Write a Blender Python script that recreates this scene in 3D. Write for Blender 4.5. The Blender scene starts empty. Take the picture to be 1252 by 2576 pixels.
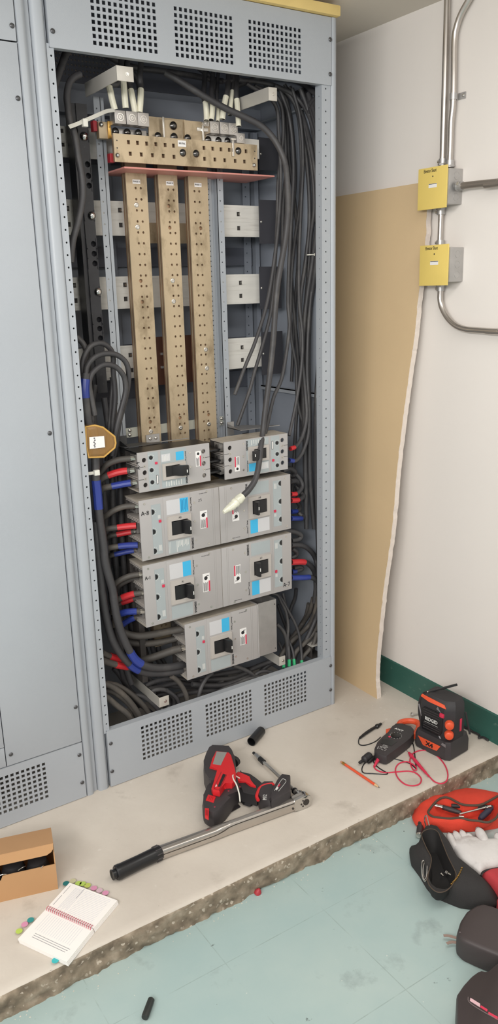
import bpy, bmesh, math, random
from mathutils import Vector, Matrix, noise
random.seed(7)
scene = bpy.context.scene
COL = scene.collection
PI = math.pi
# ---------------------------------------------------------------- camera model
CAM = Vector((-0.8298, -2.1312, 1.5174)); YAW, PITCH, ROLL = 0.5745, -0.2717, -0.0275; FPX = 2035.66
_cy, _sy, _cp, _sp, _cr, _sr = math.cos(YAW), math.sin(YAW), math.cos(PITCH), math.sin(PITCH), math.cos(ROLL), math.sin(ROLL)
FWD = Vector((_sy*_cp, _cy*_cp, _sp)); RT0 = Vector((_cy, -_sy, 0)); UP0 = RT0.cross(FWD)
RT = RT0*_cr + UP0*_sr; UP = -RT0*_sr + UP0*_cr
def ray(u, v): return RT*((u-626)/FPX) + UP*(-(v-1288)/FPX) + FWD
def PY(u, v, y): d = ray(u, v); return CAM + d*((y-CAM.y)/d.y)
def PX(u, v, x): d = ray(u, v); return CAM + d*((x-CAM.x)/d.x)
def PZ(u, v, z): d = ray(u, v); return CAM + d*((z-CAM.z)/d.z)
def crop(c, pts): return [(c[0]+p[0]*c[2], c[1]+p[1]*c[2]) + tuple(p[2:]) for p in pts]
cA = (480,380,.3195); cB = (480,760,.3195); cC = (500,1060,.2875); cD = (500,1320,.2875); cE = (200,1080,.2716)
cF = (220,1380,.2556); cG = (240,1560,.2556); cH = (120,760,.3195); cI = (400,0,.3674); cJ = (500,1560,.2875)
cK = (130,110,.1278); cT = (230,160,.17572); cU = (430,220,.2157); cL = (200,840,.1278); cN = (500,1880,.2077)
cM = (890,1790,.1358); cR = (1030,1700,.1358); cQ = (960,1940,.2332); cS = (960,2240,.2332); cV = (0,2060,.2556)
cW = (820,1600,.3450); cZ = (660,200,.1597); cX = (440,1800,.3355); cO=(240,1980,.3195); c4=(120,380,.3195)

# ---------------------------------------------------------------- materials
def lin(c):
    c = c/255.0
    return c/12.92 if c <= .04045 else ((c+.055)/1.055)**2.4
def rgb(t): return (lin(t[0]), lin(t[1]), lin(t[2]), 1)
MATS = {}
def mat(name, col, rough=.5, metal=0.0, var=.05, scale=6.0, bump=0.0, bscale=250.0, dust=None, dscale=3.0, dlo=.45, dhi=.7, coat=0, trans=0, alpha=1, stretch=None, spec=.5):
    if name in MATS: return MATS[name]
    m = bpy.data.materials.new(name); m.use_nodes = True; nt = m.node_tree; N = nt.nodes; L = nt.links
    b = N['Principled BSDF']
    b.inputs['Roughness'].default_value = rough; b.inputs['Metallic'].default_value = metal
    b.inputs['Specular IOR Level'].default_value = spec
    if coat: b.inputs['Coat Weight'].default_value = coat; b.inputs['Coat Roughness'].default_value = .15
    if trans: b.inputs['Transmission Weight'].default_value = trans
    if alpha < 1: b.inputs['Alpha'].default_value = alpha
    tc = N.new('ShaderNodeTexCoord'); mp = N.new('ShaderNodeMapping'); L.new(tc.outputs['Object'], mp.inputs['Vector'])
    if stretch: mp.inputs['Scale'].default_value = stretch
    nz = N.new('ShaderNodeTexNoise'); nz.inputs['Scale'].default_value = scale; nz.inputs['Detail'].default_value = 6
    L.new(mp.outputs['Vector'], nz.inputs['Vector'])
    r = N.new('ShaderNodeValToRGB'); c = rgb(col)
    r.color_ramp.elements[0].position = .3; r.color_ramp.elements[1].position = .7
    r.color_ramp.elements[0].color = (c[0]*(1-var), c[1]*(1-var), c[2]*(1-var), 1)
    r.color_ramp.elements[1].color = (min(1,c[0]*(1+var)), min(1,c[1]*(1+var)), min(1,c[2]*(1+var)), 1)
    L.new(nz.outputs['Fac'], r.inputs['Fac']); out = r.outputs['Color']
    if dust:
        n2 = N.new('ShaderNodeTexNoise'); n2.inputs['Scale'].default_value = dscale; n2.inputs['Detail'].default_value = 8; n2.inputs['Roughness'].default_value = .65
        L.new(mp.outputs['Vector'], n2.inputs['Vector'])
        r2 = N.new('ShaderNodeValToRGB'); r2.color_ramp.elements[0].position = dlo; r2.color_ramp.elements[1].position = dhi
        L.new(n2.outputs['Fac'], r2.inputs['Fac'])
        mx = N.new('ShaderNodeMixRGB'); L.new(r2.outputs['Color'], mx.inputs['Fac']); L.new(out, mx.inputs['Color1']); mx.inputs['Color2'].default_value = rgb(dust)
        out = mx.outputs['Color']
    L.new(out, b.inputs['Base Color'])
    if bump:
        n3 = N.new('ShaderNodeTexNoise'); n3.inputs['Scale'].default_value = bscale; n3.inputs['Detail'].default_value = 3
        L.new(tc.outputs['Object'], n3.inputs['Vector'])
        bp = N.new('ShaderNodeBump'); bp.inputs['Strength'].default_value = bump; bp.inputs['Distance'].default_value = .002
        L.new(n3.outputs['Fac'], bp.inputs['Height']); L.new(bp.outputs['Normal'], b.inputs['Normal'])
    MATS[name] = m; return m
PAINT = mat('grey_enamel', (166,171,177), .38, var=.03, scale=3, bump=.12, bscale=500)
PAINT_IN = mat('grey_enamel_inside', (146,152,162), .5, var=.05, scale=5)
PANEL_BL = mat('dark_blue_grey_panel', (96,100,110), .5, var=.08, scale=4)
SCREW = mat('dark_screw', (88,88,90), .35, .6)
WALL = mat('painted_wall', (226,220,214), .6, var=.015, scale=1.5, bump=.15, bscale=60)
CEIL = mat('ceiling_paint', (218,210,198), .8, var=.02, scale=1.5)
BASEB = mat('green_vinyl', (50,92,82), .4, var=.08, scale=9, dust=(120,140,130), dscale=40, dlo=.62, dhi=.8)
KRAFT = mat('kraft_paper', (206,180,142), .85, var=.035, scale=2.5, bump=.2, bscale=120)
GYPSUM = mat('gypsum_edge', (226,214,204), .9, var=.05, scale=40, bump=.8, bscale=90)
YPAINT = mat('yellow_cover_paint', (226,200,112), .45, var=.04, scale=10)
YTOP = mat('yellow_foam', (222,196,128), .8, var=.06, scale=14)
GALV = mat('galvanised_steel', (178,176,174), .38, .65, var=.08, scale=30)
EMT = mat('conduit_steel', (196,190,184), .28, .9, var=.05, scale=20)
DARKIN = mat('cabinet_shadow_steel', (70,72,78), .6, var=.1)
COPPER_PL = mat('tin_bronze_bar', (188,170,142), .42, .45, var=.12, scale=9, bump=.15, bscale=160, dust=(122,106,80), dscale=14, dlo=.52, dhi=.75, stretch=(1,1,.5))
COPPER_ED = mat('bar_edges', (176,144,118), .4, .7, var=.15, scale=20)
ALU = mat('aluminium_bar', (230,227,220), .4, .12, var=.05, scale=12, stretch=(.3,1,4), dust=(188,182,172), dscale=20, dlo=.55, dhi=.8)
BAKE = mat('black_moulded', (40,40,44), .45, var=.25, scale=25, dust=(96,96,98), dscale=60, dlo=.62, dhi=.85)
BOARD = mat('black_fibre_board', (58,58,64), .6, var=.1, scale=8)
PINK = mat('pink_insulator', (206,138,128), .45, var=.05, scale=10)
PINKB = mat('pink_insulator_brown', (150,96,92), .5, var=.05, scale=10)
CHROME = mat('chrome', (205,203,200), .14, 1.0, var=.02)
STEEL = mat('zinc_screw', (205,202,196), .25, .9, var=.04)
BOLTD = mat('domed_bolt', (96,94,92), .22, .9, var=.04)
LUG = mat('aluminium_lug', (184,180,176), .4, .75, var=.05, scale=40)
BRK = mat('breaker_grey', (174,171,170), .5, .15, var=.02, scale=4, bump=.08, bscale=700)
BRKTOP = mat('breaker_side_dusty', (172,164,152), .75, var=.06, scale=12, dust=(130,122,108), dscale=10)
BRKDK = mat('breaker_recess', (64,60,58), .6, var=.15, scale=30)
BRKST = mat('breaker_panel_steel_blue', (166,174,176), .45, .1, var=.03, scale=10)
GREY2 = mat('breaker_bezel', (180,174,168), .5, var=.03)
BLACKP = mat('black_plastic', (26,26,28), .35, var=.1, scale=20)
CABLE = mat('black_cable_jacket', (62,61,63), .5, var=.12, scale=12, dust=(92,90,88), dscale=9, dlo=.5, dhi=.8)
CABLEB = mat('black_cable_jacket_dusty', (78,74,70), .6, var=.1, scale=12, dust=(118,110,100), dscale=9, dlo=.5, dhi=.8)
REDT = mat('red_tape', (200,46,52), .35, var=.06)
BLUET = mat('blue_tape', (42,60,140), .35, var=.06)
WHITET = mat('white_tape', (228,224,204), .45, var=.04, scale=30)
GREENT = mat('green_tape', (56,180,120), .4)
CLEART = mat('clear_tape', (222,222,204), .22, .1, var=.1, scale=60, bump=.6, bscale=150)
WHITE = mat('white_label', (232,230,228), .5, var=.01)
LBLUE = mat('blue_label', (62,176,222), .5, var=.02)
LRED = mat('red_label', (206,48,78), .5)
LGREY = mat('pale_label', (200,200,202), .5, var=.02)
INK = mat('ink', (36,36,38), .6)
PRINT = mat('pale_print', (214,214,210), .6)
TEXTG = mat('grey_print', (110,108,110), .6)
TIE = mat('nylon_tie', (222,220,210), .35, var=.03)
AMBER = mat('amber_plastic', (186,142,84), .25, var=.1, alpha=.5)
AMBERE = mat('amber_plastic_rim', (200,158,84), .3, var=.04)
RED = mat('red_plastic', (206,38,44), .35, var=.04)
ORANGE = mat('orange_plastic', (226,88,52), .4, var=.04)
RUBBER = mat('black_rubber', (44,42,44), .6, var=.12, scale=20)
CHAR = mat('charcoal_plastic', (56,52,54), .5, var=.1, scale=20)
GREYL = mat('grey_rating_label', (142,142,138), .4, var=.04)
WOODP = mat('cedar_wood', (214,176,128), .6)
GRAPH = mat('graphite', (40,38,38), .4)
ERAS = mat('worn_eraser', (196,140,110), .7)
BRASSF = mat('brass_ferrule', (200,160,90), .3, .9)
CARD = mat('cardboard', (184,142,100), .85, var=.04, scale=5, bump=.1, bscale=90)
PAPER = mat('paper', (238,234,230), .7, var=.01)
REDF = mat('red_canvas', (216,66,46), .85, var=.06, scale=25, bump=.5, bscale=500)
BLKF = mat('black_canvas', (44,42,42), .85, var=.1, scale=25, bump=.5, bscale=500)
BRAID = mat('zip_braid', (78,64,52), .7, var=.1)
LEATHER = mat('white_leather', (214,210,208), .75, var=.05, scale=14, dust=(168,162,158), dscale=10, dlo=.55, dhi=.8, bump=.4, bscale=90)
CUFF = mat('red_fabric_cuff', (180,56,62), .8, var=.06)
BROWNB = mat('brown_black_plastic', (62,54,54), .5, var=.08)

# ---------------------------------------------------------------- mesh builder
class MB:
    def __init__(s, mats): s.bm = bmesh.new(); s.mats = mats if isinstance(mats, (list, tuple)) else [mats]
    def mi(s, m):
        if m is None: return 0
        if m not in s.mats: s.mats = list(s.mats)+[m]
        return s.mats.index(m)
    def face(s, vs, m=None):
        try: f = s.bm.faces.new(vs)
        except ValueError: return None
        f.material_index = s.mi(m); return f
    def box(s, x0, x1, y0, y1, z0, z1, m=None, bev=0, M=None):
        c = [Vector((x, y, z)) for z in (z0, z1) for y in (y0, y1) for x in (x0, x1)]
        if M is not None: c = [M @ p for p in c]
        v = [s.bm.verts.new(p) for p in c]
        fs = [s.face([v[i] for i in q], m) for q in ((0,2,3,1),(4,5,7,6),(0,1,5,4),(2,6,7,3),(0,4,6,2),(1,3,7,5))]
        if bev:
            es = list({e for f in fs for e in f.edges})
            r = bmesh.ops.bevel(s.bm, geom=es, offset=bev, segments=2, affect='EDGES', profile=.6)
            for f in r['faces']: f.material_index = s.mi(m)
        return s
    def cyl(s, p0, p1, r, r2=None, seg=16, m=None, cap=True, inner=None):
        p0, p1 = Vector(p0), Vector(p1); r2 = r if r2 is None else r2
        d = (p1-p0).normalized(); a = d.orthogonal().normalized(); b = d.cross(a)
        ring = lambda p, q: [s.bm.verts.new(p + a*(q*math.cos(2*PI*i/seg)) + b*(q*math.sin(2*PI*i/seg))) for i in range(seg)]
        A, B = ring(p0, r), ring(p1, r2)
        for i in range(seg): s.face([A[i], A[(i+1)%seg], B[(i+1)%seg], B[i]], m)
        if inner:
            C2, D = ring(p0, inner), ring(p1, inner*r2/r)
            for i in range(seg):
                j = (i+1)%seg
                s.face([C2[j], C2[i], D[i], D[j]], m); s.face([A[j], A[i], C2[i], C2[j]], m); s.face([B[i], B[j], D[j], D[i]], m)
        elif cap: s.face(A[::-1], m); s.face(B, m)
        return s
    def lathe(s, p0, axis, prof, seg=16, m=None):
        p0 = Vector(p0); d = Vector(axis).normalized(); a = d.orthogonal().normalized(); b = d.cross(a); prev = None
        for (t, r) in prof:
            c = p0+d*t
            cur = [s.bm.verts.new(c)] if r < 1e-6 else [s.bm.verts.new(c + a*(r*math.cos(2*PI*i/seg)) + b*(r*math.sin(2*PI*i/seg))) for i in range(seg)]
            if prev:
                for i in range(seg):
                    j = (i+1)%seg
                    if len(prev) == 1 and len(cur) > 1: s.face([prev[0], cur[j], cur[i]], m)
                    elif len(cur) == 1 and len(prev) > 1: s.face([prev[i], prev[j], cur[0]], m)
                    elif len(cur) > 1: s.face([prev[i], prev[j], cur[j], cur[i]], m)
            prev = cur
        return s
    def dome(s, p, n, r, h=None, m=None, seg=16):
        h = h or r*.75
        return s.lathe(p, n, [(0, r), (h*.35, r*.94), (h*.65, r*.75), (h*.9, r*.42), (h, 0)], seg, m)
    def tube(s, pts, r, seg=10, m=None, n=6, closed=False, cap=True, raw=False, squash=None):
        P = [Vector(p) for p in pts] if raw else smooth_path(pts, n, closed)
        R = r if isinstance(r, (list, tuple)) else None
        T = []
        for i in range(len(P)):
            a = P[(i-1) % len(P)] if closed or i else P[i]; b = P[(i+1) % len(P)] if closed or i < len(P)-1 else P[i]
            T.append((b-a).normalized() if (b-a).length > 1e-9 else Vector((0,0,1)))
        nrm = T[0].orthogonal().normalized(); rings = []
        for i, p in enumerate(P):
            nrm = (nrm - T[i]*nrm.dot(T[i])); nrm = nrm.normalized() if nrm.length > 1e-6 else T[i].orthogonal().normalized()
            bn = T[i].cross(nrm)
            q = r if R is None else R[min(len(R)-1, int(i*len(R)/len(P)))]
            rings.append([s.bm.verts.new(p + nrm*(q*math.cos(2*PI*k/seg)) + bn*(q*math.sin(2*PI*k/seg))) for k in range(seg)])
        cnt = len(rings) if closed else len(rings)-1
        for i in range(cnt):
            A, B = rings[i], rings[(i+1) % len(rings)]
            mm = m(i/max(1, cnt-1)) if callable(m) else m
            for k in range(seg): s.face([A[k], A[(k+1)%seg], B[(k+1)%seg], B[k]], mm)
        if cap and not closed:
            s.face(rings[0][::-1], m(0) if callable(m) else m); s.face(rings[-1], m(1) if callable(m) else m)
        return s
    def ribbon(s, pts, w, t, nrm, m=None, n=5):
        P = smooth_path(pts, n); nrm = Vector(nrm).normalized(); prev = None
        for i, p in enumerate(P):
            d = (P[min(i+1, len(P)-1)]-P[max(i-1, 0)]).normalized(); sd = d.cross(nrm).normalized()*w*.5
            cur = [s.bm.verts.new(q) for q in (p-sd, p+sd, p+sd+nrm*t, p-sd+nrm*t)]
            if prev:
                for k in range(4): s.face([prev[k], prev[(k+1)%4], cur[(k+1)%4], cur[k]], m)
            else: s.face(cur[::-1], m)
            prev = cur
        s.face(prev, m); return s
    def loft(s, rings, m=None, cap=True, mtop=None):
        V = [[s.bm.verts.new(p) for p in r] for r in rings]
        for A, B in zip(V, V[1:]):
            for k in range(len(A)): s.face([A[k], A[(k+1)%len(A)], B[(k+1)%len(B)], B[k]], m)
        if cap: s.face(V[0][::-1], m); s.face(V[-1], mtop or m)
        return s
    def prism(s, pts, off, m=None, bev=0):
        """pts: closed 3D outline, off: extrusion vector"""
        A = [s.bm.verts.new(Vector(p)) for p in pts]; B = [s.bm.verts.new(Vector(p)+Vector(off)) for p in pts]
        fs = [s.face(A, m), s.face(B[::-1], m)]
        for i in range(len(A)): fs.append(s.face([A[(i+1)%len(A)], A[i], B[i], B[(i+1)%len(B)]], m))
        fs = [f for f in fs if f]
        if bev:
            es = list({e for f in fs[:2] for e in f.edges})
            r = bmesh.ops.bevel(s.bm, geom=es, offset=bev, segments=2, affect='EDGES', profile=.6)
            for f in r['faces']: f.material_index = s.mi(m)
        return s
    def perf(s, o, ax, bx, W, H, th, holes, m=None, mat_fn=None):
        """plate W x H spanned by unit vectors ax, bx from o, thickness along ax x bx; holes (a,b,ha,hb,n) n=4 square else round"""
        o, ax, bx = Vector(o), Vector(ax), Vector(bx); nr = ax.cross(bx).normalized()*th
        A = sorted({0, W} | {round(h[0]-h[2], 5) for h in holes} | {round(h[0]+h[2], 5) for h in holes})
        B = sorted({0, H} | {round(h[1]-h[3], 5) for h in holes} | {round(h[1]+h[3], 5) for h in holes})
        def clean(L):
            q = [L[0]]
            for v in L[1:]:
                if v-q[-1] > 1e-4: q.append(v)
            return q
        A, B = clean(A), clean(B); V = {}
        def vert(a, b, k):
            key = (round(a*1e5), round(b*1e5), k)
            if key not in V: V[key] = s.bm.verts.new(o+ax*a+bx*b+nr*k)
            return V[key]
        skip = {}
        for h in holes:
            ia = min(range(len(A)), key=lambda i: abs(A[i]-(h[0]-h[2]))); ja = min(range(len(A)), key=lambda i: abs(A[i]-(h[0]+h[2])))
            ib = min(range(len(B)), key=lambda i: abs(B[i]-(h[1]-h[3]))); jb = min(range(len(B)), key=lambda i: abs(B[i]-(h[1]+h[3])))
            for i in range(ia, ja):
                for j in range(ib, jb): skip[(i, j)] = None
            if h[4] > 4: skip[(ia, ib)] = (h, A[ia], A[ja], B[ib], B[jb])
        E = {}
        def addf(poly):
            f0 = s.face([vert(a, b, 0) for a, b in poly][::-1], m); f1 = s.face([vert(a, b, 1) for a, b in poly], m)
            for i in range(len(poly)):
                p, q = poly[i], poly[(i+1)%len(poly)]
                kp, kq = (round(p[0]*1e5), round(p[1]*1e5)), (round(q[0]*1e5), round(q[1]*1e5))
                if (kq, kp) in E: del E[(kq, kp)]
                else: E[(kp, kq)] = (p, q)
        for i in range(len(A)-1):
            for j in range(len(B)-1):
                if (i, j) in skip:
                    q = skip[(i, j)]
                    if q:
                        h, a0, a1, b0, b1 = q; n = 8 if h[4] <= 8 else 16; outer = []; inner = []
                        ca, cb, ra, rb = (a0+a1)/2, (b0+b1)/2, (a1-a0)/2, (b1-b0)/2
                        for k in range(n):
                            t = 2*PI*k/n; c_, s_ = math.cos(t), math.sin(t); w = max(abs(c_), abs(s_))
                            outer.append((ca+ra*c_/w, cb+rb*s_/w)); inner.append((ca+ra*.93*c_, cb+rb*.93*s_))
                        for k in range(n): addf([outer[k], outer[(k+1)%n], inner[(k+1)%n], inner[k]])
                    continue
                addf([(A[i], B[j]), (A[i+1], B[j]), (A[i+1], B[j+1]), (A[i], B[j+1])])
        for p, q in E.values():
            s.face([vert(p[0], p[1], 0), vert(q[0], q[1], 0), vert(q[0], q[1], 1), vert(p[0], p[1], 1)], m)
        return s
    def build(s, name, parent=None, ang=35, loc=None):
        me = bpy.data.meshes.new(name)
        bmesh.ops.recalc_face_normals(s.bm, faces=s.bm.faces)
        s.bm.to_mesh(me); s.bm.free()
        for m in s.mats: me.materials.append(m)
        me.polygons.foreach_set('use_smooth', [True]*len(me.polygons)); me.set_sharp_from_angle(angle=math.radians(ang))
        o = bpy.data.objects.new(name, me); COL.objects.link(o)
        if parent: o.parent = parent
        if loc: o.location = loc
        return o
def smooth_path(pts, n=6, closed=False):
    P = [Vector(p) for p in pts]
    if len(P) < 3 and not closed:
        return [P[0].lerp(P[-1], i/4) for i in range(5)] if len(P) == 2 else P
    out = []; L = len(P)
    g = (lambda i: P[i % L]) if closed else (lambda i: P[i] if 0 <= i < L else (P[0]*2-P[1] if i < 0 else P[-1]*2-P[-2]))
    for i in range(L if closed else L-1):
        a, b, c, d = g(i-1), g(i), g(i+1), g(i+2)
        for k in range(n):
            t = k/n
            out.append(.5*((2*b)+(c-a)*t+(2*a-5*b+4*c-d)*t*t+(3*b-a-3*c+d)*t**3))
    if not closed: out.append(P[-1])
    return out
def tag(o, label=None, cat=None, group=None, kind=None):
    if label: o['label'] = label
    if cat: o['category'] = cat
    if group: o['group'] = group
    if kind: o['kind'] = kind
    return o
def thing(name, label, cat, loc=(0,0,0), rot=(0,0,0), group=None):
    o = bpy.data.objects.new(name, None); COL.objects.link(o); o.empty_display_size = .05
    o.location = loc; o.rotation_euler = rot
    return tag(o, label, cat, group)
def struct(o): o['kind'] = 'structure'; return o
def dup(root, loc=None, rot=None, label=None, group=None, scale=None):
    r = root.copy(); COL.objects.link(r)
    if loc is not None: r.location = loc
    if rot is not None: r.rotation_euler = rot
    if scale is not None: r.scale = scale
    if label: r['label'] = label
    if group: r['group'] = group
    for ch in list(root.children):
        c = ch.copy(); COL.objects.link(c); c.parent = r
        for g in list(ch.children):
            d = g.copy(); COL.objects.link(d); d.parent = c
    return r
def text(s, size, m, parent, o, ax, bx, name='lettering', ext=.0003, align='CENTER', sx=1.0, label=None, bold=0):
    """flat lettering at o, reading along ax, up along bx"""
    cu = bpy.data.curves.new('t', 'FONT'); cu.body = s; cu.size = size; cu.extrude = ext; cu.align_x = align; cu.align_y = 'CENTER'; cu.resolution_u = 2; cu.offset = bold
    tmp = bpy.data.objects.new('t', cu); COL.objects.link(tmp)
    dg = bpy.context.evaluated_depsgraph_get(); me = bpy.data.meshes.new_from_object(tmp.evaluated_get(dg))
    COL.objects.unlink(tmp); bpy.data.objects.remove(tmp); bpy.data.curves.remove(cu)
    ax = Vector(ax).normalized(); bx = Vector(bx).normalized(); cx = ax.cross(bx)
    M = Matrix(((ax.x*sx, bx.x, cx.x, o[0]), (ax.y*sx, bx.y, cx.y, o[1]), (ax.z*sx, bx.z, cx.z, o[2]), (0,0,0,1)))
    me.transform(M); me.materials.clear(); me.materials.append(m); me.name = name
    ob = bpy.data.objects.new(name, me); COL.objects.link(ob)
    if parent: ob.parent = parent
    if label: ob['label'] = label
    return ob
def hand(strokes, w, m, parent, o, ax, bx, sc, name='handwriting'):
    """pen strokes in 2D (units sc) on a surface at o"""
    ax = Vector(ax); bx = Vector(bx); n = ax.cross(bx); b = MB(m)
    for st in strokes: b.ribbon([Vector(o)+ax*(p[0]*sc)+bx*(p[1]*sc) for p in st], w, .0002, n, m, n=4)
    return b.build(name, parent)
GLY = {'A': [[(0,0),(.35,1),(.7,0)],[(.15,.4),(.6,.4)]], '8': [[(.5,.9),(.2,.9),(.15,.65),(.5,.45),(.5,.1),(.15,.05),(.1,.3),(.55,.7),(.5,.9)]],
 '9': [[(.5,.7),(.3,.95),(.1,.7),(.3,.5),(.5,.7),(.48,.3),(.4,0)]], '1': [[(.2,1),(.2,0)]], '7': [[(.05,.95),(.55,.95),(.25,0)]], '-': [[(0,.45),(.35,.45)]],
 '2': [[(.05,.8),(.3,1),(.5,.75),(.05,.02),(.5,.05)]], '5': [[(.5,1),(.15,1),(.12,.6),(.45,.55),(.45,.1),(.1,.05)]]}
def writing(txt, w, m, parent, o, ax, bx, sc, name='handwriting'):
    st = []; x = 0
    for ch in txt:
        for g in GLY[ch]: st.append([(p[0]+x, p[1]) for p in g])
        x += {'-': .5, '1': .5}.get(ch, .85)
    return hand(st, w, m, parent, o, ax, bx, sc, name)
Xv, Yv, Zv = Vector((1,0,0)), Vector((0,1,0)), Vector((0,0,1))

# ---------------------------------------------------------------- camera, light
cd = bpy.data.cameras.new('camera'); cam = bpy.data.objects.new('camera', cd); COL.objects.link(cam)
cam.matrix_world = Matrix(((RT.x, UP.x, -FWD.x, CAM.x), (RT.y, UP.y, -FWD.y, CAM.y), (RT.z, UP.z, -FWD.z, CAM.z), (0,0,0,1)))
cd.sensor_fit = 'VERTICAL'; cd.sensor_height = 24; cd.lens = FPX/2576*24; cd.clip_start = .05
scene.camera = cam
vs = scene.view_settings; vs.view_transform = 'Standard'; vs.look = 'None'; vs.gamma = 1; vs.exposure = -.04; vs.use_curve_mapping = False
w = bpy.data.worlds.new('world'); scene.world = w; w.use_nodes = True
w.node_tree.nodes['Background'].inputs[0].default_value = (1.0, .985, .97, 1); w.node_tree.nodes['Background'].inputs[1].default_value = .62
def area(name, loc, size, sy, power, col, rot=(0,0,0)):
    l = bpy.data.lights.new(name, 'AREA'); l.shape = 'RECTANGLE'; l.size = size; l.size_y = sy; l.energy = power; l.color = col
    o = bpy.data.objects.new(name, l); COL.objects.link(o); o.location = loc; o.rotation_euler = rot; return o
HC = 2.3292
area('ceiling_tube_light', (.25, -1.25, HC-.03), 1.3, .4, 15, (1, .985, .965))
def aim(loc, tgt): return (Vector(tgt)-Vector(loc)).to_track_quat('-Z', 'Y').to_euler()
for loc, tgt, pw in (((-2.1, -3.0, 2.05), (.6, .1, 1.45), 55), ((-2.3, -1.5, 2.1), (1.1, -.2, 1.5), 31)):
    area('added_fill_light', loc, 1.4, .5, pw, (1, .985, .965), aim(loc, tgt))  # added fill lights out of view, aimed to brighten cabinet and right wall
# ================================================================ room
XW = 1.1841; YP = -.5812; FZ = -.0714; YB = .62
b = MB(WALL); b.box(XW, XW+.1, -3.6, YB+.1, FZ, HC+.2); struct(b.build('wall_right'))
b = MB(WALL); b.box(-2.6, XW, YB, YB+.1, FZ, HC+.2); struct(b.build('wall_back'))
b = MB(CEIL); b.box(-2.6, XW, -3.6, YB, HC, HC+.1); struct(b.build('ceiling'))
TX0, TY0 = -.03, -.735
def floor_mat():
    m = bpy.data.materials.new('teal_painted_floor'); m.use_nodes = True; nt = m.node_tree; N = nt.nodes; L = nt.links; b = N['Principled BSDF']; b.inputs['Roughness'].default_value = .42
    tc = N.new('ShaderNodeTexCoord')
    def noise(sc, lo, hi, det=8, rough=.6):
        n = N.new('ShaderNodeTexNoise'); n.inputs['Scale'].default_value = sc; n.inputs['Detail'].default_value = det; n.inputs['Roughness'].default_value = rough
        L.new(tc.outputs['Object'], n.inputs['Vector']); r = N.new('ShaderNodeValToRGB'); r.color_ramp.elements[0].position = lo; r.color_ramp.elements[1].position = hi
        L.new(n.outputs['Fac'], r.inputs['Fac']); return r.outputs['Color']
    def mix(f, c1, c2):
        x = N.new('ShaderNodeMixRGB'); L.new(f, x.inputs['Fac'])
        for i, c in ((1, c1), (2, c2)):
            if isinstance(c, tuple): x.inputs[i].default_value = rgb(c)
            else: L.new(c, x.inputs[i])
        return x.outputs['Color']
    o = mix(noise(2.2, .35, .7), (158,180,179), (174,190,186))
    o = mix(noise(9, .62, .8), o, (136,150,150))
    o = mix(noise(38, .70, .76, 4), o, (84,92,90))
    o = mix(noise(90, .77, .8, 2), o, (206,210,202))
    # faint joints of square floor tiles
    sx = N.new('ShaderNodeSeparateXYZ'); L.new(tc.outputs['Object'], sx.inputs[0]); prev = None
    def mth(op, a, b_=None):
        x = N.new('ShaderNodeMath'); x.operation = op
        for i, c in ((0, a), (1, b_)):
            if c is None: continue
            if isinstance(c, (int, float)): x.inputs[i].default_value = c
            else: L.new(c, x.inputs[i])
        return x.outputs[0]
    for k, off in (('X', TX0), ('Y', TY0)):
        f = mth('FRACT', mth('DIVIDE', mth('SUBTRACT', sx.outputs[k], off-.1525), .305))
        g = mth('LESS_THAN', mth('ABSOLUTE', mth('SUBTRACT', f, .5)), .0042)
        prev = g if prev is None else mth('MAXIMUM', prev, g)
    o = mix(mth('MULTIPLY', prev, mth('MULTIPLY', noise(11, .42, .62), .5)), o, (126,140,136))
    L.new(o, b.inputs['Base Color'])
    return m
b = MB(floor_mat()); b.box(-2.6, XW, -3.6, YB, FZ-.1, FZ); struct(b.build('floor'))
def pad_mat():
    m = bpy.data.materials.new('painted_concrete_pad'); m.use_nodes = True; nt = m.node_tree; N = nt.nodes; L = nt.links; b = N['Principled BSDF']; b.inputs['Roughness'].default_value = .6
    tc = N.new('ShaderNodeTexCoord')
    def noise(sc, lo, hi, det=8):
        n = N.new('ShaderNodeTexNoise'); n.inputs['Scale'].default_value = sc; n.inputs['Detail'].default_value = det; n.inputs['Roughness'].default_value = .6
        L.new(tc.outputs['Object'], n.inputs['Vector']); r = N.new('ShaderNodeValToRGB'); r.color_ramp.elements[0].position = lo; r.color_ramp.elements[1].position = hi
        L.new(n.outputs['Fac'], r.inputs['Fac']); return r.outputs['Color']
    def mix(f, c1, c2):
        x = N.new('ShaderNodeMixRGB'); L.new(f, x.inputs['Fac'])
        for i, c in ((1, c1), (2, c2)):
            if isinstance(c, tuple): x.inputs[i].default_value = rgb(c)
            else: L.new(c, x.inputs[i])
        return x.outputs['Color']
    top = mix(noise(2.5, .35, .65), (193,184,173), (206,198,187))
    top = mix(noise(7, .6, .75), top, (176,167,156))
    top = mix(noise(22, .66, .78), top, (220,216,208))
    top = mix(noise(60, .72, .76, 3), top, (150,142,130))
    L.new(top, b.inputs['Base Color'])
    n3 = N.new('ShaderNodeTexNoise'); n3.inputs['Scale'].default_value = 45; n3.inputs['Detail'].default_value = 6; L.new(tc.outputs['Object'], n3.inputs['Vector'])
    bp = N.new('ShaderNodeBump'); bp.inputs['Strength'].default_value = .25; bp.inputs['Distance'].default_value = .003; L.new(n3.outputs['Fac'], bp.inputs['Height']); L.new(bp.outputs['Normal'], b.inputs['Normal'])
    return m
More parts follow.
